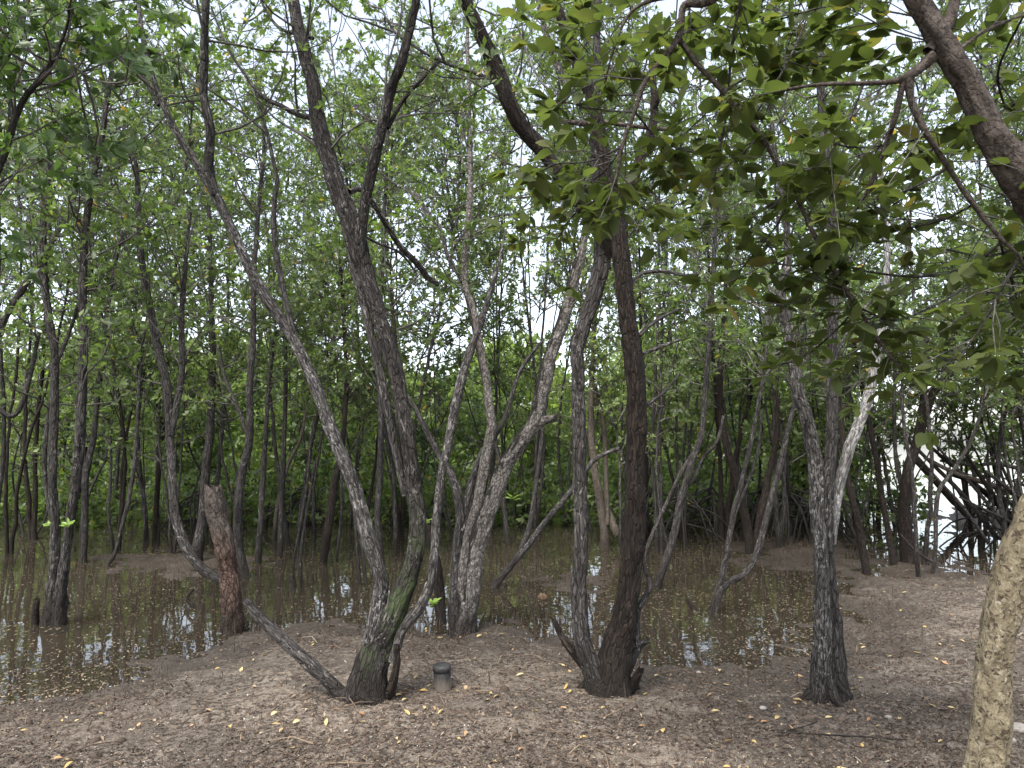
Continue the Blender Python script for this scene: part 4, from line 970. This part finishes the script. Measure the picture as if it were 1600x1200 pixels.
# fallen yellow and orange leaves, one by one
def small_leaf(i, mat):
    r = np.random.default_rng(50+i); t = np.linspace(0, 1, 6); wd = .2*np.sin(PI*t**.8)**.9; wd[0] = .02; wd[-1] = .01
    cu = r.uniform(-.25, .3); V = []
    for k in range(6):
        zz = cu*t[k]*(1-t[k])*1.5; V += [(-wd[k], t[k]-.5, zz+wd[k]*.35), (0, t[k]-.5, zz), (wd[k], t[k]-.5, zz+wd[k]*.3)]
    f = [q for k in range(5) for q in ((k*3, k*3+1, k*3+4, k*3+3), (k*3+1, k*3+2, k*3+5, k*3+4))]
    return make_mesh('fallen_leaf', V, None, f, [M[mat]], attrs={'lv': ('FLOAT', np.full(len(V), i*.2))})
YL = [small_leaf(i, 'yellow') for i in range(4)]; OL = [small_leaf(i+4, 'orange') for i in range(4)]
fp = land_pts(230, 3.4, 8.5, lambda x, y, z: (z > .02) & ((fbm(x*1.5, y*1.5, 12, 2) > -.1) | (rng.random(x.shape) < .3)), .74)
bases = [gpt(573, 1092), gpt(948, 1080), gpt(1296, 1098), gpt(718, 992)]
for i in range(0, 230, 3):
    b0 = bases[(i//3) % 4]; a_ = rng.uniform(0, 2*PI); r_ = .14+abs(rng.normal())*.32; xx, yy = b0[0]+math.cos(a_)*r_*1.3, b0[1]+math.sin(a_)*r_
    fp[i] = (xx, yy, float(ground_h(xx, yy)))
for i, q in enumerate(fp):
    yel = i < 165; me = (YL if yel else OL)[i % 4]
    o = link('fallen_leaf', me, None, q+[0, 0, .012]); s = rng.uniform(.026, .055); o.scale = (s*rng.uniform(.9, 1.3), s, s)
    o.rotation_euler = (rng.normal()*.25, rng.normal()*.25, rng.uniform(0, 2*PI))
    if yel: tag(o, 'small yellow fallen leaf lying on the muddy sand', 'fallen leaf', 'yellow fallen leaves on the sand')
    else: tag(o, 'small orange-brown fallen leaf lying on the muddy sand', 'fallen leaf', 'orange-brown fallen leaves on the sand')
# leafy sprouts
def sprout(px, py, d, L, label, n=7, ground=None):
    c = P(px, py, d); b = Buf()
    if ground is not None:
        g = gpt(*ground); C, RR = spline([g-[0, 0, .03], (g+c)/2+[.02, 0, 0], c], [.004, .0035, .002], .03); tube(b, C, RR, 5, 1, cap=False)
    else:
        g = c; tube(b, np.array([c+[0, .09, -.02], c]), [.003, .002], 4, 1, cap=False)
    rosettes(b, np.array([c, c]), np.array([[0, -.2, 1.], [.1, -.3, 1.]]), n, L, full=True, ratio=.42)
    root = link('leaf_sprout', b.mesh('leaf_sprout', [M['leaf_fresh'], M['twig']], g), None, g); tag(root, label, 'sprout')
sprout(677, 940, 5.2, .075, 'bright green leaf sprout low between the pale slender limb and the dark stem', ground=(684, 985))
sprout(570, 822, 4.75, .05, 'tiny bright sprout on the pale streaked trunk')
sprout(668, 812, 4.8, .045, 'tiny green sprout beside the mossy trunk halfway up', 4)
sprout(106, 818, 5.9, .06, 'green sprout on the left pair of stems', 8)
sprout(76, 818, 6.0, .05, 'small sprout on the left edge of the left pair', 6)
sprout(802, 775, 8.5, .09, 'yellow-green sprout hanging by the cut pale tree', 3)
# the little post
def post():
    g = gpt(692, 1078); d = g[1]; r = 13.2/F*d; b = Buf()
    zz = [-.1, .0, .11, .112, .118, .12, .15, .156, .158]; rr = [1, 1, .98, .9, .9, 1.04, 1.05, .98, .6]
    tube(b, np.array([[0, 0, z] for z in zz]), np.array(rr)*r, 28, cap=True)
    m = NB('weathered_post'); z, pos = m.posz(); n = m.noise(m.vmul(pos, (1, 1, .2)), 60, 4)
    zr = m.n('ShaderNodeMapRange'); m.l(m.math('ADD', z, m.math('MULTIPLY', n, -.06)), zr.inputs[0]); zr.inputs[1].default_value = g[2]+.06; zr.inputs[2].default_value = g[2]-.02
    mm = m.out(m.pbr(m.mix(zr.outputs[0], m.ramp(n, [(.35, (.01, .0095, .009)), (.7, (.035, .032, .029))]), (.12, .098, .075)), .65, m.bump(n, .5, .004)))
    root = empty('bollard', g); root.rotation_euler = (.03, -.05, 0); tag(root, 'short dark cylindrical post with a grey cap on the sand by the mossy trunk', 'bollard')
    bb = Buf(); tube(bb, np.array([[0, 0, z] for z in zz[:5]]), np.array(rr[:5])*r, 28, cap=True, rough=.03)
    link('shaft', bb.mesh('shaft', [mm]), root)
    cb = Buf(); tube(cb, np.array([[0, 0, z] for z in (.119, .121, .146, .154, .157)]), np.array([.9, 1.07, 1.07, 1.0, .8])*r, 28, cap=True)
    c2 = NB('post_cap'); zz_, p2 = c2.posz(); cm = c2.out(c2.pbr(c2.ramp(c2.noise(p2, 80, 3), [(.3, (.02, .02, .021)), (.7, (.06, .058, .055))]), .5))
    link('cap', cb.mesh('cap', [cm]), root)
post()
# coconut in the pool, stones, shells
def rock(name, label, px, py, s, mat, cat, group=None, seed=0):
    import bmesh
    g = gpt(px, py); bm = bmesh.new(); bmesh.ops.create_icosphere(bm, subdivisions=3, radius=1)
    for v in bm.verts:
        c = v.co; k = 1+.16*float(fbm(c.x*1.3+seed, c.y*1.3, c.z*1.3, 3)); v.co = Vector((c.x*s[0]*k, c.y*s[1]*k, c.z*s[2]*k))
    for f in bm.faces: f.smooth = True
    me = bpy.data.meshes.new(name); bm.to_mesh(me); bm.free(); me.materials.append(mat)
    o = link(name, me, None, g+[0, 0, max(s[2]*.5, -g[2]+s[2]*.4)]); tag(o, label, cat, group); return o
cn = NB('coconut_husk'); z_, p_ = cn.posz(); cf = cn.noise(cn.vmul(p_, (1, 1, .3)), 70, 4)
M['coco'] = cn.out(cn.pbr(cn.ramp(cf, [(.3, (.06, .035, .02)), (.7, (.2, .125, .075))]), .8, cn.bump(cf, .7, .006)))
rock('coconut', 'brown coconut half sunk in the pool left of the grey centre stem', 848, 944, (.05, .05, .042), M['coco'], 'coconut')
st = NB('stone'); z_, p_ = st.posz(); M['stone'] = st.out(st.pbr(st.ramp(st.noise(p_, 45, 4), [(.3, (.14, .12, .1)), (.7, (.34, .31, .27))]), .8))
for i, (px, py, s, lab) in enumerate([(1592,1143,.05,'grey stone at the right edge behind the peeling trunk'),(1578,1160,.03,'small stone left of the grey stone at the right edge'),
        (1192,1108,.022,'rounded tan stone left of the fused pair foot'),(585,998+54,.016,'small pebble behind the mossy trunk'),(1388,1122,.02,'pale broken shell right of the fused pair'),
        (598,1094,.018,'white shell lodged at the mossy trunk foot'),(1092,1052,.02,'grey pebble at the right pool edge'),(541,1143,.012,'white pebble left of the bollard on open sand')]):
    rock('stone', lab, px, py, (s, s*.8, s*.55), M['stone'], 'stone', seed=i*3.1)
tot = sum(len(me.loops)-2*len(me.polygons) for me in bpy.data.meshes)
# a label of its own for every repeated tree: where its foot stands beside the big trunks
LM_ = [(-160, 'the left frame edge'), (85, 'the left pair of stems'), (250, 'the curved limb of the broken trunk'), (345, 'the broken red trunk'), (440, 'the grey stem in the middle pool'),
       (560, 'the pale streaked trunk'), (640, 'the mossy trunk'), (740, 'the pale leaning tree'), (906, 'the grey centre stem'), (988, 'the dark centre trunk'), (1050, 'the charred-foot trunk'),
       (1150, 'the V-shaped tree'), (1280, 'the fused pair'), (1345, 'the dark stem leaning left'), (1418, 'the thick dark forked trunk'), (1560, 'the peeling tree'), (1760, 'the right frame edge')]
KD = {'slender trees in the flooded stand': 'slender tree', 'thin tall trees at the back of the stand': 'thin tall rear tree', 'dark mangrove bushes along the far bank': 'dark far-bank bush',
      'stilt-rooted mangroves at the rear of the pool': 'stilt-rooted mangrove', 'young leafy mangroves between the trunks': 'young leafy mangrove'}
byk = {}
for o in bpy.data.objects:
    if o.get('group') in KD:
        l_ = o.location; d = l_[1]*CP+(l_[2]-CAMZ)*SP; px = 800+l_[0]/d*F
        k = min(LM_, key=lambda t: abs(t[0]-px)); sd_ = 'left' if px < k[0] else 'right'
        byk.setdefault((o['group'], k[1], sd_), []).append((abs(px-k[0]), o, d))
ORD = ['closest beside', 'second from', 'third from', 'fourth from', 'fifth from', 'sixth from', 'seventh from']
for (g_, nm_, sd_), l_ in byk.items():
    l_.sort(key=lambda t: t[0])
    for i, (a, o, d) in enumerate(l_):
        o['label'] = f"{KD[g_]} whose foot shows {sd_} of {nm_}" if len(l_) == 1 else f"{KD[g_]} {ORD[min(i, 6)]} {nm_} on its {sd_}"
print('objects', len(bpy.data.objects), 'tris', tot)
